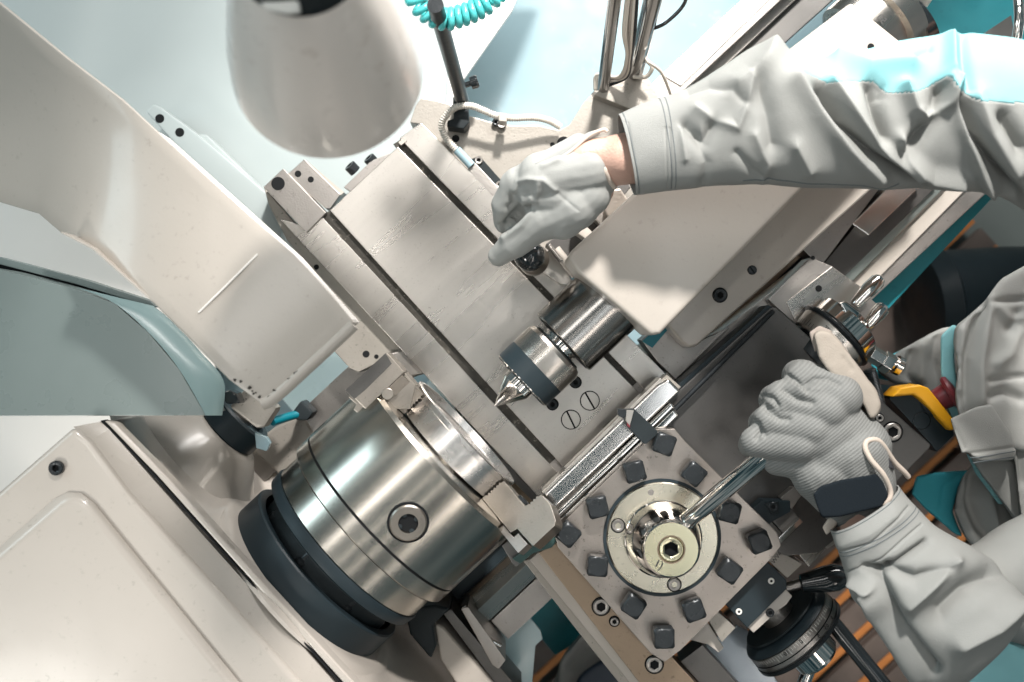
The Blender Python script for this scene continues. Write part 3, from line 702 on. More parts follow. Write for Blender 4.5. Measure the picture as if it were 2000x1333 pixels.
socket_head(cn, 'clip_screw', W(980, 243, -74), Z_, 5, steel_d, h=4); socket_head(cn, 'clip_screw', W(969, 240, -74), Z_, 4, boltm, h=4)

# ------------------------------------------------------------------ rods, coil hose, cables at the top
rd = thing('steel_rod', 'dark steel rod in a black clamp left of the blue tray', 'rod', W(905, 200, -70))
link('rod', tube([W(850, 10, 150), W(880, 115, 40), W(905, 205, -60)], 7, 24), boltm, rd)
link('clamp', pprism([(884, 190), (898, 180), (914, 195), (916, 240), (906, 252), (872, 247), (874, 235), (886, 232)], -50, -76), black, rd, bevel=2)
link('clamp_knob', lathe(W(905, 168, -40), Vector((1, .3, .1)).normalized(), [(0, 3), (8, 3), (8, 6.5), (14, 7), (16, 5.5)], 12), blackg, rd)
for nm, pa, pb, r, lab in (('steel_post', (1206, -40, 120), (1178, 172, -62), 6.2, 'thin polished steel post, the left one of the pair at the top'),
                           ('steel_post', (1290, -60, 140), (1240, 142, -60), 8.6, 'thick polished steel post, the right one of the pair at the top')):
    o = tag(link(nm, tube([W(*pa), W(*pb)], r, 32), mat('grey_polished_steel', (0.42, 0.42, 0.42), 1.0, 0.14)), lab, 'post', 'steel posts at the top')
cb = thing('cable_bundle', 'bundle of pale thin cables hanging between the steel posts', 'cables', W(1220, 150, -60))
for k, (dx, m) in enumerate(((0, cond), (6, steel_d), (12, cond), (18, boltm), (-4, cond))):
    link('cable', tube([W(1232 + dx * .8, -40, 110), W(1222 + dx, 60, 60), W(1226 + dx * .4, 110, 10), W(1212 + dx * .7, 150, -40), W(1170 + dx, 150 + dx, -58), W(1166 + dx, 176, -70)], 1.7, 10), m, cb, smooth=180)
link('cable', tube([W(1262, 120, 0), W(1290, 140, -20), W(1308, 180, -50), W(1318, 215, -70)], 1.6, 10), cond, cb, smooth=180)
link('cable', tube([W(1238, 150, -50), W(1262, 150, -40), W(1274, 132, -30), W(1262, 118, -30)], 2.2, 10), cond, cb, smooth=180)
tag(link('black_cable', tube([W(1345, -30, 80), W(1335, 10, 60), W(1300, 45, 50), W(1270, 58, 40)], 1.8, 10), blackg, smooth=180), 'black cable arching off the thick steel post', 'cable')
bm = bmesh.new(); pts = []
cen = [(800, -20), (822, 12), (846, 32), (872, 38), (898, 32), (924, 22), (948, 8), (970, -14)]
cp = catmull([np.array(c, float) for c in cen], 260)
for i, c in enumerate(cp):
    a = i / 259 * 2 * PI * 13; d = cp[min(i + 1, 259)] - cp[max(i - 1, 0)]; d = d / np.linalg.norm(d); nx, ny = -d[1], d[0]
    pts.append(W(c[0] + nx * 17 * math.cos(a), c[1] + ny * 17 * math.cos(a), 120 + 7.5 * math.sin(a)))
tag(link('coiled_air_hose', tube(pts, 3.0, 10, sub=2), hosem, smooth=180), 'coiled cyan air hose hanging at the top edge', 'hose')

# ------------------------------------------------------------------ work lamp
lp = thing('work_lamp', 'cream enamel work lamp shade with a black cap at the top left', 'lamp', W(640, 130, 330))
P0 = W(585, -84, 470); P1 = W(640, 132, 340); d = (P1 - P0); Lm = d.length * 1000
link('lamp_shade', lathe(P0, d, [(0, 33.5), (4, 35), (Lm * .25, 43), (Lm * .5, 51), (Lm * .75, 57.5), (Lm * .95, 61), (Lm, 61.5), (Lm, 60.3), (Lm * .5, 49.5), (4, 30)], 96, close=False), lampm, lp, smooth=60)
link('lamp_cap', lathe(P0, d, [(-30, 22), (-28, 26), (-6, 31), (1, 32.5), (6, 32.5), (6, 10)], 64), black, lp)
link('lamp_neck', tube([P0 - d.normalized() * .028, P0 - d.normalized() * .06 + Vector((-.01, .05, .0)), P0 + Vector((-.03, .16, .03))], 7, 16), blackg, lp)
dn = d.normalized()
bm = lathe(P0 - dn * .0255, dn, [(0, 25.6), (20, 29.3)], 12, close=False, a0=0.0, a1=0.9)
link('lamp_switch', pprism([(506, 4), (582, 0), (586, 22), (560, 26), (520, 18)], 487, 483), stick, lp, bevel=1)

# ------------------------------------------------------------------ tailstock
ts = thing('tailstock', 'cream painted tailstock casting with a flat speckled top', 'tailstock', M(160, V0, -120))
link('upper_casting', pprism([(1107, 503), (1118, 488), (1250, 366), (1545, 93), (1664, 3), (1762, 82), (1800, 125), (1565, 372), (1290, 652), (1272, 656), (1128, 532)], 62, -10), cream, ts, bevel=5, segs=4)
link('base_casting', pprism([(1290, 600), (1560, 360), (1740, 250), (1850, 260), (1700, 372), (1362, 676), (1345, 680), (1332, 670), (1300, 632)], -22, -75), cream, ts, bevel=4, segs=3)
link('way_clamp', pprism([(1252, 664), (1300, 626), (1345, 676), (1425, 640), (1320, 742), (1282, 704)], -52, -90), steel_d, ts, bevel=1)
link('cyan_cavity', pprism([(1254, 667), (1298, 628), (1308, 640), (1274, 680)], -49, -51), dkcyan, ts)
slot_screw(ts, 'slotted_screw', W(1469, 528, -21.9), 4.2, -.9, boltm)
ring_gap(ts, W(1406, 577, -21.9), Z_, 7.6, 6.6); socket_head(ts, 'cap_screw', W(1406, 577, -22.5), Z_, 6.7, boltm, h=3.2)
hole_disc(ts, W(1701, 92, 62), Z_, 3)
tw = link('graduated_collar', lathe(W(1710, 40, 0), A_, [(-30, 40), (0, 40), (2, 47), (20, 47), (22, 40), (40, 26), (60, 22)], 64), steel, ts)
link('handwheel', lathe(W(1755, 50, -8), A_, [(0, 20), (0, 40), (10, 42), (14, 36), (14, 20)], 64), blackg, ts)
text('50', W(1722, 38, 46), 9, -N_, A_, inkm, ts)
tag(link('chrome_hoop', tube([W(1985, -30, -60), W(1990, 20, -50), W(1988, 60, -50), W(1978, 110, -60)], 5, 20), chrome, smooth=180), 'bright curved chrome rim in the top right corner', 'rim')
tag(link('grey_panel', pprism([(1930, 60), (1975, 30), (1985, 90), (1900, 90)], -150, -160), steel_k), 'dark grey plate beside the chrome rim', 'plate')

q = thing('tailstock_quill', 'steel tailstock quill cylinder holding the live centre', 'quill', M(65, V0, -38))
link('quill_barrel', lathe(M(35, V0, 0), A_, [(0, 34), (0.5, 37), (1.6, 38), (71, 38), (71, 0)], 128), mat('quill_steel', (0.34, 0.33, 0.315), 1.0, 0.20, var=.08, streak=5, rvar=.02), q, smooth=25)
link('quill_bore', lathe(M(34.8, V0, 0), A_, [(0, 34.2), (0, 17)], 64, close=False), black, q)
lc = thing('live_centre', 'pointed revolving steel centre with a black band on the quill', 'lathe centre', M(-5, V0, -34))
link('arbor', lathe(M(25, V0, 0), A_, [(0, 18), (3, 18), (3, 20), (5, 20), (5, 18), (7, 18), (7, 20), (12, 20)], 64), chrome, lc, smooth=20)
link('rear_body', lathe(M(1, V0, 0), A_, [(0, 33.8), (1, 34), (21, 34), (25, 32), (26.5, 29), (26.5, 14)], 96), steel, lc, smooth=25)
link('rear_seal', lathe(M(27.4, V0, 0), A_, [(0, 28), (1.5, 27), (1.5, 14)], 96), black, lc)
link('black_band', lathe(M(-20.5, V0, 0), A_, [(0, 17), (0, 31.5), (2, 33.6), (21.5, 33.8)], 96, close=False), blackp, lc, smooth=25)
link('band_groove', lathe(M(-19.6, V0, 0), A_, [(0, 33.2), (.8, 34.0), (1.4, 34.0)], 96, close=False), chrome, lc)
link('centre_point', lathe(M(-56.5, V0, 0), A_, [(0, 0), (.8, .6), (28, 16), (29, 16.4), (38, 16.4)], 96), chrome, lc, smooth=20)

# clamp parts between glove and tailstock
lv = thing('quill_clamp', 'light steel clamp mechanism left of the tailstock beside the glove', 'clamp', W(1150, 450, -40))
link('clamp_plate', pprism([(1066, 477), (1150, 410), (1190, 372), (1222, 350), (1232, 366), (1172, 440), (1107, 505)], -20, -60), steel_k, lv, bevel=1)
link('clamp_body', pprism([(1150, 412), (1182, 388), (1206, 418), (1176, 446)], 10, -30), steel, lv, bevel=2)
link('clamp_finger', pprism([(1118, 440), (1138, 434), (1160, 455), (1150, 472), (1122, 452)], 5, -30), cream, lv, bevel=3)
link('clamp_block', pprism([(1190, 372), (1212, 368), (1230, 394), (1190, 430), (1180, 412)], 22, -30), jawm, lv, bevel=2)
link('spring', tube([W(1072 + 3 * math.cos(i * 1.1) + i * .35, 480 + i * .45 - 3 * math.cos(i * 1.1), -8 + 4 * math.sin(i * 1.1)) for i in range(70)], .8, 6, sub=3), steel_d, lv, smooth=180)
link('pin', tube([W(1085, 487, -12), W(1125, 538, -12)], 5, 16), cream, lv)
link('guide', pprism([(1080, 482), (1100, 500), (1120, 560), (1095, 555), (1036, 515), (1052, 505)], -40, -60), steel, lv, bevel=1)

# ------------------------------------------------------------------ compound slide
cp_ = thing('compound_slide', 'dark ground steel compound slide plate under the gloved hand', 'slide', M(130, 130, -60))
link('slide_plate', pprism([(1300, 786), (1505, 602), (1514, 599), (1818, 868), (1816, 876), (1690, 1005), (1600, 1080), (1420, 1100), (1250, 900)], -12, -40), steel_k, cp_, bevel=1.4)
link('slide_side', pprism([(1292, 780), (1500, 596), (1510, 600), (1305, 786)], -16, -50), blackp, cp_, bevel=1)
link('swivel_base', pprism([(1300, 730), (1570, 520), (1640, 530), (1720, 600), (1650, 690), (1560, 640), (1500, 620), (1330, 780)], -62, -110), steel_d, cp_, bevel=1.5)
link('rear_block', pprism([(1500, 585), (1583, 503), (1625, 520), (1702, 575), (1648, 620), (1560, 640)], -48, -80), steel_d, cp_, bevel=1.2)
link('rear_block_face', pprism([(1535, 590), (1625, 521), (1702, 575), (1560, 642)], -46.5, -60), steel, cp_, bevel=1)
hole_disc(cp_, W(1599, 564, -46.3), Z_, 3.2); hole_disc(cp_, W(1588, 504, -47), Z_, 2)
c = W(1743, 844, -11.8); ring_gap(cp_, c, Z_, 10.4, 8.9); socket_head(cp_, 'cap_screw', c, Z_, 9, steel_d, h=2.2, hexr=.6)
c = W(1718, 817, -11.8); ring_gap(cp_, c, Z_, 4.6, 3.8); socket_head(cp_, 'cap_screw', c, Z_, 3.9, steel_d, h=1.4)
for x, y in ((1303, 840), (1372, 912)): hole_disc(cp_, W(x, y, -11.6), Z_, 2.2)

dl = thing('feed_dial', 'graduated steel feed dial with two tapered crank pins by the glove', 'dial', M(245, 217, -70))
VD, ZD = 218, -30
link('hub', lathe(M(205, VD, ZD), A_, [(0, 24), (14, 26), (18, 33)], 64), boltm, dl)
link('graduated_ring', lathe(M(221, VD, ZD), A_, [(0, 33), (2, 36), (17, 38.5), (18, 38)], 96), steel, dl, smooth=25)
link('dark_rim', lathe(M(239, VD, ZD), A_, [(0, 38.5), (2, 41), (4, 41), (5, 38)], 96), boltm, dl)
link('crank_hub', lathe(M(244, VD, ZD), A_, [(0, 30), (3, 34), (17, 34), (19, 31), (19, 20), (26, 18), (26, 0)], 64), chrome, dl, smooth=25)
link('crank_boss', pprism([(1640, 592), (1652, 588), (1682, 610), (1672, 630), (1650, 612)], 0, -20), chrome, dl, bevel=2)
for (x0, y0, x1, y1) in ((1668, 596, 1722, 541), (1692, 638, 1729, 596)):
    a = W(x0, y0, -14); b2 = W(x1, y1, -14); dd = (b2 - a); Ln = dd.length * 1000
    link('crank_pin', lathe(a, dd, [(0, 4.5), (2, 5.5), (Ln * .55, 8), (Ln * .85, 7.6), (Ln * .96, 5), (Ln, 0)], 32), chrome, dl)
for k, s in enumerate(('25', '3', '35')):
    th = math.radians((118, 88, 50)[k]); rr = 38.2
    er = N_ * math.cos(th) + Z_ * math.sin(th); tg = N_ * math.sin(th) * -1 + Z_ * math.cos(th)
    text(s, M(232, VD, ZD) + er * (rr + .6) / 1000, 6.0, -tg, A_, inkm, dl, 'dial_number')
bm = bmesh.new()
for k in range(60):
    th = 2 * PI * k / 60; er = N_ * math.cos(th) + Z_ * math.sin(th); tg = -N_ * math.sin(th) + Z_ * math.cos(th); ln = 5 if k % 5 else 8
    c = M(223, VD, ZD); r0, r1 = 36.6, 37.6
    q_ = [c + er * r0 / 1000 + tg * .0003, c + er * r0 / 1000 - tg * .0003, c + er * r1 / 1000 - tg * .0003 + A_ * ln / 1000, c + er * r1 / 1000 + tg * .0003 + A_ * ln / 1000]
    bm.faces.new([bm.verts.new(p) for p in q_])
link('graduation_marks', bm, inkm, dl)
tag(link('worm_screw', lathe(W(1698, 722, -20), (W(1720, 800, -30) - W(1698, 722, -20)), [(0, 3)] + [(i * .8, 5.5 + .9 * (i % 2)) for i in range(1, 50)] + [(41, 3)], 24), boltm), 'black knurled screw half hidden behind the glove', 'screw')
ft = thing('hose_fitting', 'small chrome fitting on the edge of the compound slide', 'fitting', W(1725, 705, -50))
link('nut', lathe(W(1700, 690, -40), A_ * .3 + N_, [(0, 9), (14, 9), (14, 11), (24, 11), (25, 7)], 6), chrome, ft, bevel=.5)
link('collar', lathe(W(1725, 700, -50), Vector((1, -.5, 0)), [(0, 7), (14, 7), (14, 10), (20, 10)], 24), chrome, ft)

# ------------------------------------------------------------------ emergency stop box
es = thing('emergency_stop_box', 'yellow and black emergency stop box with a red mushroom button', 'stop box', W(1800, 800, -80))
link('black_housing', pprism([(1735, 778), (1772, 756), (1860, 832), (1865, 850), (1830, 884), (1818, 868)], -32, -110), blackp, es, bevel=2)
link('yellow_cover', pprism([(1741, 776), (1760, 757), (1798, 752), (1814, 758), (1862, 818), (1866, 840), (1856, 842), (1800, 782), (1786, 772)], -22, -52), yellow, es, bevel=3, segs=3)
link('knockout', lathe(W(1800, 822, -32), Z_, [(0, 9), (.4, 9), (.4, 8.3), (0, 8.3)], 40, close=False), blackg, es)
bd_ = Vector((0.78, 0.50, 0.36)).normalized(); bp = W(1812, 792, -40)
rb = link('red_button', lathe(bp, bd_, [(0, 11), (12, 11.5), (22, 13), (23, 17.5), (26, 19), (29, 17.5), (31, 8), (31, 0)], 48), redm, es)
link('button_collar', lathe(bp - bd_ * .004, bd_, [(0, 14), (7, 14), (8, 12)], 40), black, rb)

# ------------------------------------------------------------------ toolpost
tp = thing('tool_post', 'square four way tool post with black square head bolts around a round hub', 'tool post', W(1298, 1055, -12))
ZT = 18
link('top_plate', pprism([(1276, 838), (1318, 838), (1338, 862), (1518, 1040), (1526, 1066), (1508, 1090), (1330, 1270), (1298, 1294), (1270, 1276), (1090, 1070), (1084, 1048), (1100, 1020), (1262, 862)], ZT, ZT - 14), mat('warm_steel', (0.36, 0.325, 0.295), 1.0, 0.36, spot=DK, spot_amt=0.85, spot_scale=210, var=0.16, var_scale=17, bump=0.15, bump_scale=500), tp, bevel=1)
link('core', pprism([(1298, 900), (1460, 1060), (1298, 1220), (1140, 1060)], ZT - 14, -30), black, tp)
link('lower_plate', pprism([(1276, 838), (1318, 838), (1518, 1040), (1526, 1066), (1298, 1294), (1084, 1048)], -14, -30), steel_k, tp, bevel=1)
Cd = W(1293, 1050, ZT)
link('index_ring', lathe(Cd, Z_, [(0, 56.5), (1.2, 56.5), (1.2, 53.5), (0.4, 53.5)], 96, close=False), blackp, tp)
ds = link('hub_disc', lathe(Cd, Z_, [(0, 53.2), (2.6, 53.2), (3.4, 52.2), (3.4, 38), (3.2, 30)], 96), mat('disc_steel', (0.60, 0.56, 0.46), 1.0, 0.27, spot=(0.2, 0.19, 0.15), spot_amt=.7, spot_scale=180, var=.14, var_scale=18), tp, smooth=25)
link('hub_cone', lathe(Cd + Vector((0, 0, .0034)), Z_, [(0, 37), (6, 37), (7, 35.8), (50, 27), (53, 25.2), (54, 24.2), (54, 13.2), (53.2, 13.2), (53.2, 12.2), (44, 12.0)], 96, close=False), chrome, tp, smooth=20)
ct = Cd + Vector((0, 0, .0034 + .054))
link('hub_top', lathe(ct, Z_, [(-.3, 24.4), (.25, 24.2), (.25, 12.9), (-.3, 12.9)], 96, close=False), hubm, tp)
link('hub_ring', lathe(ct, Z_, [(-.3, 13.0), (.2, 13.0), (.2, 11.6), (-.3, 11.6)], 64, close=False), brownst, tp)
socket_head(tp, 'cap_screw', ct - Z_ * .0075, Z_, 11.8, hubm, h=7.7, hexr=.6, depth=7)
text('1)', W(1287, 1103, 76.1), 10, Vector((1, -.5, 0)), Vector((.5, 1, 0)), inkm, tp, 'engraving')
for (x, y, r) in ((1207, 1027, 6.2), (1317, 1142, 6.2)):
    ring_gap(tp, W(x, y, ZT + 3.6), Z_, r + .9, r, t=.3); socket_head(tp, 'cap_screw', W(x, y, ZT + 2.5), Z_, r, steel_d, h=1.8, depth=1.6)
link('oiler', lathe(W(1271, 962, ZT + 3.4), Z_, [(0, 2.8), (.5, 2.8), (.5, 2.0), (.2, 1.9), (.4, 1), (.4, 0)], 24), steel_d, tp)
# square head bolts, modelled once and copied
def bolt_mesh(rot):
    bm = bmesh.new(); prev = None
    def ring(z, hw, sq, n=32):
        vs = []
        for i in range(n):
            a = 2 * PI * (i + .5) / n + 0; ca, sa = math.cos(a), math.sin(a)
            r = 1.3 * hw / ((abs(ca) ** (sq * 1.8 if sq > 5 else sq) + abs(sa) ** (sq * 1.8 if sq > 5 else sq)) ** (1 / (sq * 1.8 if sq > 5 else sq))); a2 = a + rot
            vs.append(bm.verts.new(Vector((r * math.cos(a2), r * math.sin(a2), z)) / 1000))
        return vs
    R = [ring(-1, 6, 2), ring(6, 6, 2), ring(6, 6.9, 7), ring(7, 7.5, 7), ring(17, 7.5, 7), ring(18.4, 7.2, 3.2), ring(19.2, 6.6, 2), ring(19.2, 6.2, 2), ring(19.0, 0.1, 2)]
    for A, B in zip(R, R[1:]):
        for i in range(32): bm.faces.new((A[i], A[(i + 1) % 32], B[(i + 1) % 32], B[i]))
    bm.faces.new(R[-1]); bm.faces.new(R[0][::-1]); return bm
bolts = [(1298, 868), (1241, 923), (1357, 927), (1168, 992), (1110, 1045), (1168, 1108), (1427, 1002), (1485, 1060), (1238, 1185), (1357, 1195), (1427, 1118), (1298, 1248)]
protos = []
for k in range(3):
    bm = bolt_mesh(0.15 + k * .42)
    o = link('clamp_bolt', bm, boltm, None, smooth=28, origin=Vector((0, 0, 0))); protos.append(o)
for i, (x, y) in enumerate(bolts):
    o = protos[i] if i < 3 else protos[i % 3].copy()
    if i >= 3: COL.objects.link(o)
    o.parent = tp; o.location = W(x, y, ZT + 17) - Vector((0, 0, .017 + .001 * (i * 7 % 4))) - tp.location; o.rotation_euler = (0, 0, (i * 2.4) % 1.1 - .5)
# locking handle
a = W(1322, 1035, 55); b2 = W(1480, 905, 92); c2 = W(1560, 835, 112)
ld = link('lock_handle', lathe(a, (c2 - a), [(0, 7.2), (2, 8.2), ((c2 - a).length * 1000 * .2, 8.2), ((c2 - a).length * 1000 * .2 + .5, 8.5), ((c2 - a).length * 1000, 9.0)], 48), chrome, tp)
link('handle_socket', lathe(W(1318, 1038, 52), (c2 - a), [(0, 9), (9, 10.2), (11, 8.6)], 40), steel_k, tp)

bb = thing('boring_bar_holder', 'long bright chrome tool bar with cutter along the tool post', 'tool holder', W(1190, 880, -20))
link('bar', pprism([(1062, 966), (1284, 752), (1306, 740), (1330, 764), (1090, 988), (1078, 1000)], 12, -20), mat('bright_chrome', (0.80, 0.78, 0.76), 1.0, 0.16, rvar=.05), bb, bevel=3, segs=4)
link('bar_ridge', pprism([(1082, 1004), (1310, 786), (1318, 796), (1086, 1016)], 16, -20), chrome, bb, bevel=2, segs=3)
link('bar_ridge', pprism([(1088, 1018), (1314, 800), (1326, 812), (1098, 1030)], 6, -20), chrome, bb, bevel=2, segs=3)
link('bar_ledge', pprism([(1058, 962), (1290, 738), (1296, 746), (1066, 970)], 6, -20), steel, bb, bevel=1)
link('serrated_shim', pprism([(1282, 752), (1302, 732), (1330, 756), (1318, 768), (1300, 748), (1292, 760)], 2, -20), rub, bb, bevel=.5)
link('edge_rod', tube([W(1318, 800, 0), W(1404, 714, 0), W(1510, 608, -10)], 2.5, 12), boltm, bb)
cu_ = thing('cutting_tool', 'black cutting tool tip clamped across the chrome bar', 'cutter', W(1250, 825, 15))
link('tool_head', pprism([(1222, 801), (1240, 800), (1284, 842), (1286, 848), (1262, 868), (1256, 866), (1222, 830)], 30, 12), black, cu_, bevel=1)
link('insert', pprism([(1206, 799), (1222, 800), (1226, 812), (1218, 818), (1207, 812)], 31, 20), boltm, cu_, bevel=.6)
link('insert_face', pprism([(1224, 801), (1238, 802), (1234, 818), (1230, 832), (1222, 822)], 31.5, 28), steel, cu_, bevel=.5)
link('red_mark', pprism([(1224, 824), (1231, 830), (1230, 836), (1225, 832)], 31, 27), redm, cu_)

th = thing('turning_tool', 'dark turning tool with a small insert right of the tool post', 'cutter', W(1500, 1010, 0))
link('tool_head', pprism([(1457, 1004), (1489, 977), (1544, 979), (1544, 1000), (1509, 1019), (1489, 1036)], 4, -12), blackp, th, bevel=1)
link('insert_seat', pprism([(1494, 984), (1520, 980), (1522, 1004), (1508, 1008)], 7, 3), black, th, bevel=.6)
socket_head(th, 'insert_screw', W(1510, 990, 7), Z_, 4.6, boltm, h=1.6)
link('steel_shank', pprism([(1524, 973), (1548, 953), (1558, 954), (1567, 967), (1547, 995)], 0, -12), steel_d, th, bevel=1)
link('shim', pprism([(1509, 1019), (1547, 993), (1562, 1010), (1529, 1042)], 0, -14), steel_k, th, bevel=.8)
ap = thing('tool_block', 'black tool block with two small screws below the tool post', 'block', W(1470, 1160, -30))
link('black_block', pprism([(1408, 1172), (1495, 1092), (1537, 1134), (1537, 1151), (1460, 1228)], 2, -40), blackp, ap, bevel=2)
link('chrome_edge', pprism([(1372, 1188), (1562, 1012), (1569, 1020), (1384, 1200)], 10, -14), chrome, ap, bevel=.7)
for x, y in ((1506, 1135), (1443, 1195)): socket_head(ap, 'small_screw', W(x, y, 2), Z_, 3.1, stick, h=1.2, hexr=.45)
link('front_plate', pprism([(1459, 1224), (1535, 1152), (1548, 1165), (1536, 1182), (1516, 1196), (1502, 1210), (1472, 1237)], -4, -16), cream, ap, bevel=1.2)
socket_head(ap, 'cap_screw', W(1504, 1197, -4), Z_, 4.2, boltm, h=1.5)
link('worn_block', pprism([(1495, 1092), (1515, 1073), (1568, 1102), (1538, 1130)], -12, -50), rub, ap, bevel=1.2)
link('steel_block', pprism([(1532, 1050), (1568, 1017), (1614, 1072), (1580, 1108)], -14, -60), steel, ap, bevel=1.2)
link('back_block', pprism([(1562, 1000), (1600, 990), (1634, 1062), (1616, 1073), (1568, 1018)], -20, -60), rub, ap, bevel=1.2)
link('worn_block', pprism([(1380, 1206), (1397, 1190), (1438, 1226), (1410, 1256)], -10, -50), rub, ap, bevel=1.2)
link('cream_block', pprism([(1330, 1246), (1352, 1226), (1382, 1215), (1414, 1266), (1404, 1276), (1384, 1260)], -22, -60), cream, ap, bevel=1.2)
text('WV4', W(1517, 1090, -11.6), 6, Vector((.6, .8, 0)), Vector((-.8, .6, 0)), inkm, ap, 'engraving')

# ------------------------------------------------------------------ lower slide base (brown) and light gib
lb = thing('slide_base', 'brownish steel swivel base with recessed cap screws at lower centre', 'base', W(1200, 1200, -40))
link('base_plate', pprism([(1052, 1080), (1092, 1058), (1110, 1064), (1420, 1400), (1300, 1400)], -14, -44), brownst, lb, bevel=1)
link('light_gib', pprism([(1034, 1094), (1052, 1078), (1330, 1400), (1284, 1400)], -28, -60), cream, lb, bevel=1.5)
link('gib_side', pprism([(1022, 1096), (1036, 1092), (1290, 1400), (1262, 1400), (1130, 1236)], -44, -80), rub, lb, bevel=1)
for (x, y, r) in ((1174, 1185, 8.2), (1278, 1298, 8.2), (1200, 1214, 4.2)):
    ring_gap(lb, W(x, y, -13.8), Z_, r + 1.3, r); socket_head(lb, 'cap_screw', W(x, y, -14.5), Z_, r, steel_d, h=2.4, hexr=.58)
link('dark_slide', pprism([(1330, 1292), (1372, 1260), (1500, 1400), (1420, 1400)], -30, -60), steel_k, lb, bevel=1)
tag(link('jaw_wedge', pprism([(1000, 1092), (1082, 1034), (1092, 1052), (1078, 1070), (1040, 1082), (1016, 1102)], 12, -30), mat('green_black', (0.03, 0.07, 0.065), .3, .35), bevel=1), 'dark green wedge below the lower chuck jaw', 'wedge')
tag(link('scroll_cover', pprism([(980, 1066), (1000, 1050), (1024, 1094), (1008, 1108), (1000, 1100)], 4, -20), steel_k, bevel=1), 'small grey plate with torn white edge behind the lower jaw', 'plate')

# front of the bed below the chuck
fb = thing('bed_end_cover', 'steel and cream strips of the bed end below the chuck', 'cover', W(880, 1250, -120))
link('cream_flank', pprism([(846, 1216), (866, 1226), (1000, 1380), (920, 1380), (860, 1290)], -80, -160), cream, fb, bevel=4, segs=3)
link('grey_strip', pprism([(866, 1200), (880, 1190), (1020, 1355), (1000, 1380)], -90, -160), steel_k, fb, bevel=1)
link('steel_strip', pprism([(900, 1190), (914, 1186), (988, 1290), (974, 1308), (962, 1300)], -84, -160), steel_d, fb, bevel=1.5)
link('dark_foot', pprism([(790, 1190), (850, 1182), (880, 1190), (846, 1222), (852, 1262), (842, 1290), (800, 1240)], -60, -140), black, fb, bevel=5, segs=3)
link('chrome_lip', tube([W(905, 1185, -90), W(930, 1220, -90), W(950, 1245, -90), W(978, 1262, -90)], 3, 12), chrome, fb)
pg = tag(link('clear_guard', pprism([(1005, 1190), (1022, 1192), (1056, 1232), (1060, 1250), (1046, 1262), (1040, 1333), (1010, 1400), (980, 1340), (985, 1290), (958, 1240)], -180, -186), plastic, bevel=2), 'pale bluish bent guard sheet under the bed', 'guard')
lw = thing('front_knee_trousers', 'pale blue grey sheet folded under the slide base', 'sheet', W(1120, 1300, -400)) if False else None

# ------------------------------------------------------------------ lower handwheel dial
hd = thing('cross_feed_dial', 'large black dial with steel graduated band and black handles', 'dial', M(18, 400, -95))
U0, ZH = 8, -62
def MH(v, u=U0, z=ZH): return M(u, v + 20, z)
link('dial_back', lathe(MH(378), N_, [(0, 16), (2, 42), (6, 50), (9, 52), (9, 30)], 96), blackp, hd)
link('dial_face', lathe(MH(377), N_, [(0, 20), (0, 43), (1.5, 44.5)], 96), black, hd)
link('graduated_band', lathe(MH(387), N_, [(0, 50), (1, 52), (15, 53), (17, 52)], 128), steel_d, hd, smooth=20)
link('band_groove', lathe(MH(396.5), N_, [(0, 53.0), (1.2, 53.1)], 96, close=False), voidm, hd)
link('dark_rim', lathe(MH(404), N_, [(0, 52), (1, 54), (4, 54), (5, 50), (5, 26)], 96), boltm, hd)
link('hub', lathe(MH(409), N_, [(0, 25), (26, 25), (30, 22), (30, 0)], 64), chrome, hd, smooth=25)
link('shaft', lathe(MH(330), N_, [(0, 18), (49, 18)], 48), steel_d, hd)
for k, (s, ad, vv) in enumerate((('0', 92, 391), ('5', 74, 400), ('65', 60, 400), ('6', 46, 400), ('10', 112, 391))):
    th = math.radians(ad); er = A_ * -math.cos(th) * -1 + Z_ * math.sin(th); tg = -A_ * math.sin(th) + Z_ * math.cos(th)
    text(s, MH(vv) + er * .0536, 6.5, tg, -N_, inkm, hd, 'dial_number')
bm = bmesh.new()
for k in range(100):
    th = 2 * PI * k / 100; er = A_ * math.cos(th) + Z_ * math.sin(th); tg = -A_ * math.sin(th) + Z_ * math.cos(th); ln = 4 if k % 5 else 7
    c = MH(388.5); q_ = [c + er * .0531 + tg * .0003, c + er * .0531 - tg * .0003, c + er * .0532 - tg * .0003 + N_ * ln / 1000, c + er * .0532 + tg * .0003 + N_ * ln / 1000]
    bm.faces.new([bm.verts.new(p) for p in q_])
link('graduation_marks', bm, stick, hd)
hh = W(1625, 1215, -70); he = W(1775, 1400, -40)
link('crank_handle', tube([hh, he], 8.5, 28), blackg, hd)
link('crank_arm', tube([W(1592, 1275, -60), W(1560, 1360, -60)], 7, 20), chrome, hd)
lk = thing('ball_lever', 'short steel lever with a black grip above the lower dial', 'lever', W(1590, 1130, -50))
link('lever_rod', tube([W(1536, 1148, -40), W(1572, 1138, -36)], 5, 20), steel_d, lk)
a = W(1562, 1140, -36); b2 = W(1656, 1124, -30); dd = b2 - a; Ln = dd.length * 1000
link('grip', lathe(a, dd, [(0, 6), (1.5, 9), (Ln * .5, 13), (Ln * .75, 14), (Ln * .92, 11), (Ln, 5), (Ln + .5, 0)], 48), blackg, lk)

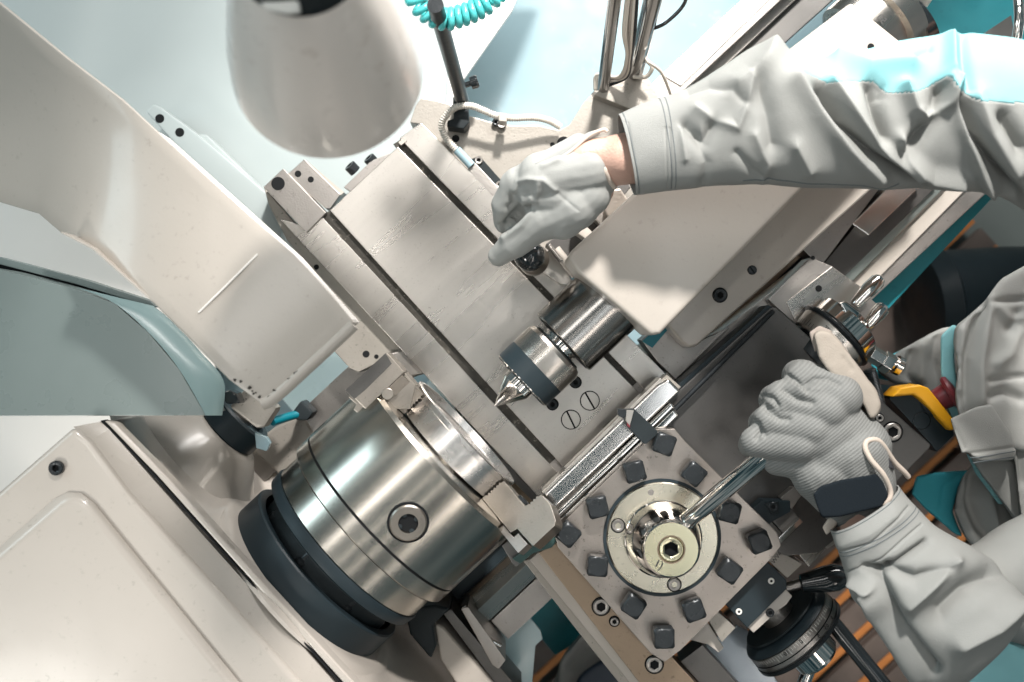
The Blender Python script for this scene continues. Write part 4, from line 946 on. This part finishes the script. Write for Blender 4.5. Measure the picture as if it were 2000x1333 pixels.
tag(link('lower_apron_sheet', pprism([(1380, 1255), (1440, 1222), (1475, 1240), (1500, 1300), (1560, 1400), (1370, 1400)], -110, -116), mat('lavender_sheet', (0.42, 0.48, 0.54), .2, .2, coat=.5), bevel=2), 'glossy bluish sheet under the black dial at the bottom', 'sheet')
tag(link('black_tub', lathe(W(1796, 606, -640), Vector((1, .1, 0)), [(0, 60), (4, 88), (30, 100), (36, 92), (140, 88), (240, 80), (240, 70)], 64), blackp), 'dark round tub lying on the floor behind the worker', 'tub')
tag(link('dark_plinth', pprism([(1740, 600), (1830, 520), (2080, 560), (2080, 800), (1700, 800), (1660, 700)], -780, -900), woodm), 'dark wooden plinth on the floor under the black tub', 'plinth')
#==PERSON==
# ================================================================== PERSON
pe = thing('person', 'worker in grey and cyan overalls and gloves, reaching over the lathe', 'person', W(1950, 800, -850))
bm = bmesh.new()
def wp(t): return W(*t)
for a, b2, ra, rb in (((1196, 318, 110), (1260, 305, 118), 21, 24), ((1260, 305, 118), (1580, 245, 135), 24, 26), ((1580, 245, 135), (2200, 250, 140), 26, 30),
                      ((1650, 960, 105), (1720, 1080, 110), 20, 26), ((1720, 1080, 105), (1870, 1170, 105), 26, 24), ((1870, 1170, 92), (2130, 1035, 82), 20, 22), ((2130, 1035, 82), (2280, 1000, 90), 22, 30),
                      ((2280, 300, 150), (2280, 1000, 120), 40, 40), ((2330, 600, 60), (2330, 850, -100), 90, 90)):
    capsule(bm, wp(a), wp(b2), ra, rb)
ellip(bm, W(1150, 303, 121), 26, 13, 11, Vector((.9, .42, 0)), Vector((-.42, .9, 0)))
capsule(bm, wp((1150, 306, 112)), wp((1210, 308, 118)), 12, 22)
ellip(bm, W(1120, 360, 92), 38, 34, 18); ellip(bm, W(1630, 850, 98), 34, 40, 16)
soft('body', bm, skin, pe, voxel=3.2, smooth=6)

# ---- upper sleeve
st = [(1207, 226, 1240, 380, 128), (1262, 202, 1292, 374, 132), (1330, 178, 1345, 370, 138), (1410, 134, 1430, 360, 145), (1490, 90, 1520, 360, 152), (1575, 116, 1592, 368, 158),
      (1650, 107, 1668, 372, 162), (1750, 85, 1752, 370, 168), (1850, 69, 1850, 372, 174), (1950, 74, 1960, 384, 180), (2060, 90, 2050, 440, 185), (2150, 100, 2150, 520, 190)]
F = [([(1600, 175), (1640, 235), (1700, 300), (1755, 338), (1795, 362)], 11, -13), ([(1560, 160), (1600, 220), (1660, 290), (1720, 340)], 20, 7), ([(1625, 165), (1680, 240), (1730, 300), (1790, 340)], 13, 7),
     ([(1872, 190), (1900, 260), (1935, 320), (1985, 390)], 12, -13), ([(1850, 160), (1880, 250), (1915, 330), (1940, 372)], 13, 8), ([(1905, 190), (1930, 260), (1980, 330)], 22, 7),
     ([(1768, 170), (1785, 215), (1812, 232), (1850, 205), (1872, 160)], 11, 8), ([(1700, 165), (1712, 220), (1725, 270)], 12, -9), ([(1838, 175), (1830, 215), (1800, 262), (1770, 300)], 15, -9),
     ([(1760, 270), (1775, 310), (1820, 345), (1880, 352)], 12, 7), ([(1440, 170), (1470, 150), (1500, 120), (1520, 90)], 20, 6), ([(1345, 180), (1385, 168), (1430, 178), (1455, 200)], 9, -5),
     ([(1360, 215), (1395, 235), (1440, 250), (1455, 215), (1470, 160)], 9, 5), ([(1340, 245), (1375, 280), (1395, 240)], 12, -5), ([(1480, 160), (1500, 220), (1510, 285)], 18, -5),
     ([(1475, 265), (1500, 320), (1490, 355)], 10, 4), ([(1440, 300), (1470, 335), (1500, 350)], 9, -4), ([(1360, 270), (1380, 320), (1372, 362)], 9, -3.5), ([(1330, 250), (1338, 310)], 7, 3),
     ([(1720, 185), (1722, 170)], 10, -7), ([(1790, 110), (1815, 95)], 8, -5), ([(1878, 75), (1885, 120), (1895, 175)], 10, -8), ([(1860, 80), (1858, 140)], 13, 7),
     ([(1960, 230), (1990, 290)], 14, -8), ([(1555, 285), (1580, 330)], 14, 4), ([(1640, 110), (1700, 130), (1780, 125)], 16, 5), ([(1300, 250), (1304, 372)], 2.2, -1.2), ([(1308, 250), (1313, 372)], 2.2, -1.2), ([(1226, 240), (1250, 376)], 2, -1)]
G = sleeve(st, 520, 330, [(a, w_, d * (1.5 if w_ > 10.5 else .8)) for a, w_, d in F], 1.8, 17, thick=0.66)
bx = [1540, 1560, 1615, 1660, 1703, 1731, 1783, 1815, 1847, 1860, 1875, 1890, 1910, 1960, 2200]; by = [133, 134, 163, 158, 161, 182, 182, 170, 151, 154, 175, 188, 196, 201, 205]
def isc(x, y, s): return s > -.2 and x > 1558 and y < np.interp(x, bx, by)
grid_obj('upper_sleeve', G, fabric, pe, keep=lambda x, y, s: not isc(x, y, s))
grid_obj('cyan_shoulder_panel', G, fabric_c, pe, keep=isc)
# double stitch lines of the cuff
def stitch(G, col, jr, parent, m):
    bm = bmesh.new(); pts = [Vector(G[col, j % G.shape[1]]) + Vector((0, 0, .0002)) for j in range(*jr)]
    tube(pts, .35, 5, bm, sub=1); return link('stitching', bm, m, parent, smooth=180)
thr = mat('dark_thread', (0.10, 0.12, 0.13), 0, .8)
for ci in (64, 71): stitch(G, ci, (8, 158), pe, thr)
stitch(G, 9, (8, 158), pe, thr)
bm = bmesh.new(); tube([Vector(G[i, 150]) + Vector((0, 0, .0004)) for i in range(150, 330, 3)], .5, 6, bm, sub=1); link('seam_stitching', bm, thr, pe, smooth=180)
# flap edge at elbow fold
fl_ = grid_obj('fold_flap', sleeve([(1430, 175, 1470, 250, 170), (1475, 120, 1540, 240, 176), (1513, 84, 1600, 220, 178), (1562, 130, 1640, 230, 172)], 40, 40, (), 1.0, 40, thick=.12), fabric, pe)

# ---- lower sleeve
st = [(1622, 1036, 1752, 948, 118), (1638, 1080, 1788, 990, 122), (1654, 1130, 1822, 1024, 125), (1668, 1172, 1868, 1052, 128), (1706, 1205, 1920, 1080, 130), (1742, 1260, 1962, 1108, 132), (1776, 1312, 1988, 1168, 130), (1800, 1345, 1972, 1222, 122), (1822, 1366, 1905, 1298, 108)]
F = [([(1712, 1120), (1730, 1160), (1760, 1230), (1820, 1310)], 13, -9), ([(1735, 1110), (1790, 1130), (1850, 1110)], 12, -7), ([(1690, 1110), (1720, 1122), (1760, 1095), (1810, 1060)], 7, -6),
     ([(1840, 1200), (1900, 1150), (1955, 1120)], 26, -12), ([(1780, 1180), (1820, 1140), (1860, 1100)], 16, 8), ([(1665, 1135), (1700, 1150)], 8, 6), ([(1690, 1160), (1740, 1250), (1790, 1330)], 12, 7),
     ([(1880, 1260), (1940, 1230), (1985, 1190)], 20, 9), ([(1650, 1060), (1700, 1040), (1740, 1010)], 25, 4), ([(1636, 1076), (1700, 1060), (1775, 990)], 2.4, -1.2), ([(1655, 1118), (1720, 1095), (1800, 1025)], 2.4, -1.2)]
G2 = sleeve(st, 300, 220, [(a, w_, d * 1.4) for a, w_, d in F], 1.8, 17, thick=0.66)
grid_obj('lower_sleeve', G2, fabric, pe)
for ci in (34, 40): stitch(G2, ci, (6, 104), pe, thr)
stitch(G2, 5, (6, 104), pe, thr)
soft('upper_arm_fabric', tube([W(1880, 1160, 98), W(1950, 1130, 94), W(2020, 1085, 88), W(2130, 1025, 84)], 36, 24), fabric, pe, voxel=3, smooth=4, wr=3, wrs=20)

# ---- torso and trousers
T1 = [(2080, 480), (1985, 528), (1955, 545), (1940, 565), (1925, 590), (1895, 618), (1868, 640), (1864, 670), (1872, 720), (1866, 770), (1874, 820), (1884, 850), (1950, 870), (2080, 900)]
poly_soft('jacket_front', T1, 5, -160, fabric_l, pe, voxel=2.0, smooth=10, wr=2.5, wrs=16,
          folds=[([(1920, 600), (1905, 640), (1890, 700), (1890, 770), (1896, 820)], 9, -11), ([(1934, 590), (1922, 660), (1915, 720), (1918, 780)], 9, 7), ([(1880, 645), (1876, 700), (1876, 760)], 8, 5), ([(1934, 743), (1965, 738), (2000, 736)], 4, -6), ([(1930, 590), (1960, 588), (2000, 586)], 4, -6),
                 ([(1975, 640), (1990, 615)], 12, -7), ([(1950, 710), (1975, 690), (1990, 650)], 12, 5), ([(1935, 775), (1962, 765), (1995, 780)], 8, -7), ([(1950, 600), (1975, 625), (2000, 620)], 8, 5)])
poly_soft('pocket_flap', [(1856, 818), (1905, 796), (1935, 790), (1975, 850), (1984, 885), (1978, 898), (1912, 900), (1890, 884), (1878, 886)], 14, 2, fabric_l, pe, voxel=1.1, smooth=3, wr=1.0, wrs=30, folds=[([(1897, 886), (1980, 874)], 2.5, -2), ([(1868, 840), (1884, 876)], 2.5, -1.5)])
poly_soft('jacket_hem', [(1932, 792), (2080, 796), (2080, 1130), (2010, 1100), (1985, 960), (1984, 900), (1962, 850)], 0, -120, fabric, pe, voxel=2.2, smooth=10, wr=3, wrs=16, folds=[([(1960, 800), (1990, 860), (2000, 940)], 10, -8)])
poly_soft('trouser_leg', [(1712, 722), (1760, 684), (1800, 662), (1846, 640), (1885, 640), (1890, 800), (1870, 830), (1830, 800), (1790, 756), (1744, 750)], -90, -200, fabric, pe, voxel=2.2, smooth=12, wr=2, wrs=20,
          folds=[([(1780, 690), (1772, 730), (1790, 760)], 7, -7), ([(1830, 660), (1826, 700), (1836, 760)], 7, -6), ([(1800, 676), (1800, 740)], 8, 4)])
poly_soft('cyan_stripe', [(1838, 656), (1862, 634), (1872, 640), (1864, 690), (1868, 760), (1882, 836), (1866, 836), (1846, 786), (1836, 720)], -30, -60, fabric_c, pe, voxel=1.6, smooth=5, wr=1)
poly_soft('cyan_trouser_panel', [(1700, 712), (1740, 694), (1776, 676), (1744, 706), (1740, 745), (1715, 740)], -120, -160, cyan_f, pe, voxel=2, smooth=3)
poly_soft('thigh', [(1868, 960), (1880, 925), (1905, 900), (1940, 892), (1985, 896), (2000, 960), (2080, 1060), (2080, 1190), (1990, 1112), (1925, 1088), (1885, 1050), (1862, 1000)], -70, -190, fabric_l, pe, voxel=2.2, smooth=10, wr=3, wrs=17,
          folds=[([(1905, 925), (1892, 975), (1915, 1030), (1950, 1070)], 10, -12), ([(1885, 950), (1880, 1000), (1905, 1050)], 8, 6), ([(1935, 920), (1930, 970), (1945, 1030)], 9, 8), ([(1960, 910), (1975, 980), (2000, 1040)], 9, -9)])
poly_soft('cyan_thigh_panel', [(1780, 965), (1790, 930), (1830, 922), (1905, 918), (1872, 950), (1860, 1000), (1880, 1050), (1860, 1040), (1815, 1000)], -105, -160, cyan_f, pe, voxel=1.8, smooth=5, wr=1.5, folds=[([(1880, 925), (1845, 950), (1836, 1000), (1850, 1030)], 3, -2)])
poly_soft('cyan_flap_edge', [(1886, 884), (1898, 892), (1960, 985), (1950, 985), (1905, 925)], -40, -60, fabric_c, pe, voxel=1.4, smooth=3)
poly_soft('hanging_flap', [(1896, 888), (1978, 896), (1992, 950), (2000, 1000), (2000, 1040), (1965, 990), (1920, 930)], -20, -50, fabric_l, pe, voxel=1.6, smooth=5, wr=1.5)
def seam(pts, z, r=.45, m=None):
    return link('seam_stitching', tube([W(x, y, z) for x, y in pts], r, 6, sub=3), m or thr, pe, smooth=180)
seam([(1900, 905), (1916, 902), (1980, 893)], 15.5); seam([(1893, 893), (1910, 894), (1982, 882)], 15.5)
poly_soft('cyan_hip_panel', [(1832, 1345), (1870, 1310), (1945, 1240), (2000, 1262), (2080, 1300), (2080, 1420), (1820, 1420)], -20, -140, fabric_c, pe, voxel=2.6, smooth=14, wr=6, wrs=18)
poly_soft('hip_fabric', [(1880, 1190), (1985, 1170), (2080, 1150), (2080, 1320), (1960, 1300)], -60, -140, fabric, pe, voxel=2.6, smooth=14, wr=6, wrs=18)
poly_soft('leg_below_slide', [(1096, 1290), (1112, 1260), (1140, 1222), (1180, 1200), (1200, 1290), (1260, 1400), (1080, 1400)], -330, -420, fabric_l, pe, voxel=4, smooth=10, wr=10, wrs=12, folds=[([(1115, 1300), (1150, 1260), (1185, 1230)], 8, -10)])
poly_soft('work_boot', [(1130, 1320), (1170, 1290), (1230, 1270), (1290, 1290), (1330, 1420), (1090, 1420)], -290, -380, navy, pe, voxel=4, smooth=10)

# ---- glove of the reaching hand
bm = bmesh.new()
capsule(bm, W(1100, 362, 106), W(1172, 348, 104), 17, 17); capsule(bm, W(1130, 385, 104), W(1180, 352, 104), 16, 12); capsule(bm, W(1060, 330, 112), W(1130, 285, 106), 13, 11)
ellip(bm, W(1105, 362, 105), 34, 28, 18, Vector((1, .45, 0)), Vector((-.45, 1, 0)))
for a, b2, ra, rb in (((1150, 330, 110), (1060, 345, 108), 24, 22), ((1070, 340, 108), (1005, 362, 96), 21, 14), ((1120, 400, 100), (1060, 430, 90), 24, 19),
                      ((1060, 425, 92), (1005, 475, 76), 19, 14), ((1005, 475, 76), (974, 500, 62), 14, 10), ((1010, 355, 100), (985, 400, 84), 13, 12), ((985, 400, 84), (986, 436, 62), 12, 10),
                      ((1030, 350, 98), (1010, 400, 76), 13, 12), ((1010, 400, 76), (1000, 440, 54), 12, 10), ((1060, 360, 96), (1040, 410, 70), 14, 12), ((1090, 380, 104), (1050, 380, 100), 20, 17),
                      ((1150, 380, 104), (1100, 430, 94), 20, 18), ((1130, 345, 100), (1165, 340, 100), 18, 18)):
    capsule(bm, wp(a), wp(b2), ra, rb)
F = [([(1005, 372), (1012, 356), (1030, 350), (1060, 352), (1085, 372)], 5, 3.0), ([(1000, 385), (1003, 400), (996, 405)], 6, -4), ([(1038, 385), (1037, 410), (1020, 440), (985, 466)], 6, 3.5), ([(1035, 404), (1010, 420), (990, 440)], 7, -8),
     ([(1048, 392), (1052, 360)], 5, 2.5), ([(1085, 375), (1130, 412)], 2, -1.4), ([(1090, 312), (1060, 325)], 6, 2), ([(1020, 375), (1025, 400)], 7, 3), ([(990, 455), (975, 440)], 4, -2)]
soft('reaching_glove', bm, gloveg, pe, voxel=1.1, smooth=7, folds=F, wr=0.5, wrs=60, label='grey cloth glove of the reaching hand')
cuff = [(1092, 312), (1120, 292), (1150, 266), (1178, 254), (1186, 258)]
link('glove_hem', tube([W(x, y, 127) for x, y in cuff], 1.7, 12), hem, pe, smooth=180)
link('glove_hem', tube([W(1180, 318, 126), W(1182, 334, 128), (W(1190, 352, 122)), W(1200, 366, 112)], 2.2, 12), hem, pe, smooth=180)
poly_soft('glove_back_edge', [(1040, 322), (1075, 300), (1110, 282), (1150, 258), (1176, 252), (1172, 262), (1140, 278), (1110, 304), (1090, 318)], 128, 112, gloveg, pe, voxel=1.2, smooth=3)
kb = thing('lever_knob', 'glossy black lever knob under the reaching glove', 'knob', W(1040, 505, -20))
bm = bmesh.new(); ellip(bm, W(1034, 500, 20), 15, 15, 14); link('ball', bm, blackg, kb, smooth=180)
link('knob_stem', lathe(W(1042, 510, -20), Z_, [(0, 15), (20, 15), (24, 12), (34, 9)], 40), jawm, kb)

# ---- glove on the lock handle
bm = bmesh.new()
ellip(bm, W(1630, 860, 112), 54, 36, 26, Vector((.72, -.69, 0)), Vector((.69, .72, 0)))
kn = [((1640, 775, 122), (1572, 742, 108), (1560, 735, 72)), ((1615, 800, 124), (1530, 778, 108), (1512, 782, 70)), ((1590, 835, 122), (1505, 822, 106), (1490, 828, 68)), ((1570, 868, 118), (1478, 862, 102), (1468, 868, 66))]
for i, (a, b2, c2) in enumerate(kn):
    r = (17.5, 16.5, 15.5, 14.5)[i]
    capsule(bm, wp(a), wp(b2), r + 2, r); capsule(bm, wp(b2), wp(c2), r, r - 2)
    capsule(bm, wp(c2), W(c2[0] + 50, c2[1] + 18, 58), r - 2, r - 4)
capsule(bm, W(1600, 900, 110), W(1520, 895, 96), 20, 16)
capsule(bm, W(1664, 880, 108), W(1690, 975, 106), 34, 27)
capsule(bm, W(1672, 850, 100), W(1706, 930, 102), 18, 15)
capsule(bm, W(1610, 920, 104), W(1660, 985, 104), 30, 24)
F = [([(1533, 730), (1552, 744), (1576, 764)], 3.6, -4), ([(1575, 752), (1590, 740), (1615, 738), (1640, 750)], 3.6, -4), ([(1530, 760), (1555, 780), (1585, 786)], 5.5, -5), ([(1545, 748), (1572, 772)], 6, 2.5),
     ([(1488, 772), (1508, 778), (1520, 793)], 4, -4.5), ([(1496, 797), (1522, 818), (1538, 818)], 5.5, -5), ([(1462, 818), (1480, 828), (1483, 842), (1478, 856)], 4, -5), ([(1490, 845), (1495, 850)], 4, -3),
     ([(1560, 762), (1600, 762)], 8, 2.5), ([(1505, 786), (1530, 800)], 8, 2), ([(1600, 900), (1660, 860), (1700, 840)], 14, -2.5), ([(1730, 870), (1750, 905)], 6, -2)]
soft('gripping_glove', bm, knit, pe, voxel=1.3, smooth=7, folds=F, wr=0.5, wrs=50, label='grey ribbed knit glove gripping the lock handle')
poly_soft('glove_thumb', [(1588, 655), (1600, 645), (1622, 650), (1645, 672), (1668, 705), (1690, 735), (1712, 765), (1720, 790), (1714, 812), (1700, 820), (1690, 800), (1672, 768), (1650, 762), (1625, 735), (1600, 700)], 128, 84, glovep, pe, voxel=1.4, smooth=10, wr=1.2, wrs=40,
          folds=[([(1650, 700), (1664, 722)], 5, -2)], label='cream leather thumb of the gripping glove')
poly_soft('glove_tip_patch', [(1580, 650), (1600, 636), (1628, 648), (1606, 660), (1592, 690)], 112, 80, mat('darker_leather', (0.30, 0.26, 0.23), 0, .8, bump=.4), pe, voxel=1.3, smooth=4)  # slightly darker leather piece at the thumb tip
poly_soft('wrist_strap', [(1588, 966), (1602, 950), (1640, 938), (1712, 926), (1724, 940), (1736, 968), (1722, 990), (1640, 1010), (1606, 1012), (1598, 996)], 143, 128, strapm, pe, voxel=1.3, smooth=4, label='black elastic strap of the gripping glove')
link('strap_hem', tube([W(x, y, z) for x, y, z in ((1722, 985, 138), (1737, 974, 139), (1738, 955, 139), (1724, 926, 143), (1702, 900, 144), (1690, 876, 142), (1694, 862, 139), (1712, 860, 135), (1726, 872, 131), (1746, 902, 122), (1766, 922, 116), (1774, 932, 112))], 2.3, 12), hem, pe, smooth=180)
poly_soft('glove_label', [(1692, 868), (1720, 868), (1742, 904), (1748, 918), (1724, 914), (1704, 896)], 131, 120, mat('black_label', (0.02, 0.02, 0.024), 0, .6, spot=(.25, .05, .08), spot_amt=.8, spot_scale=180), pe, voxel=1.0, smooth=3)
poly_soft('glove_lining', [(1606, 1030), (1618, 1012), (1640, 1010), (1632, 1030), (1614, 1046)], 116, 100, hem, pe, voxel=1.2, smooth=4)
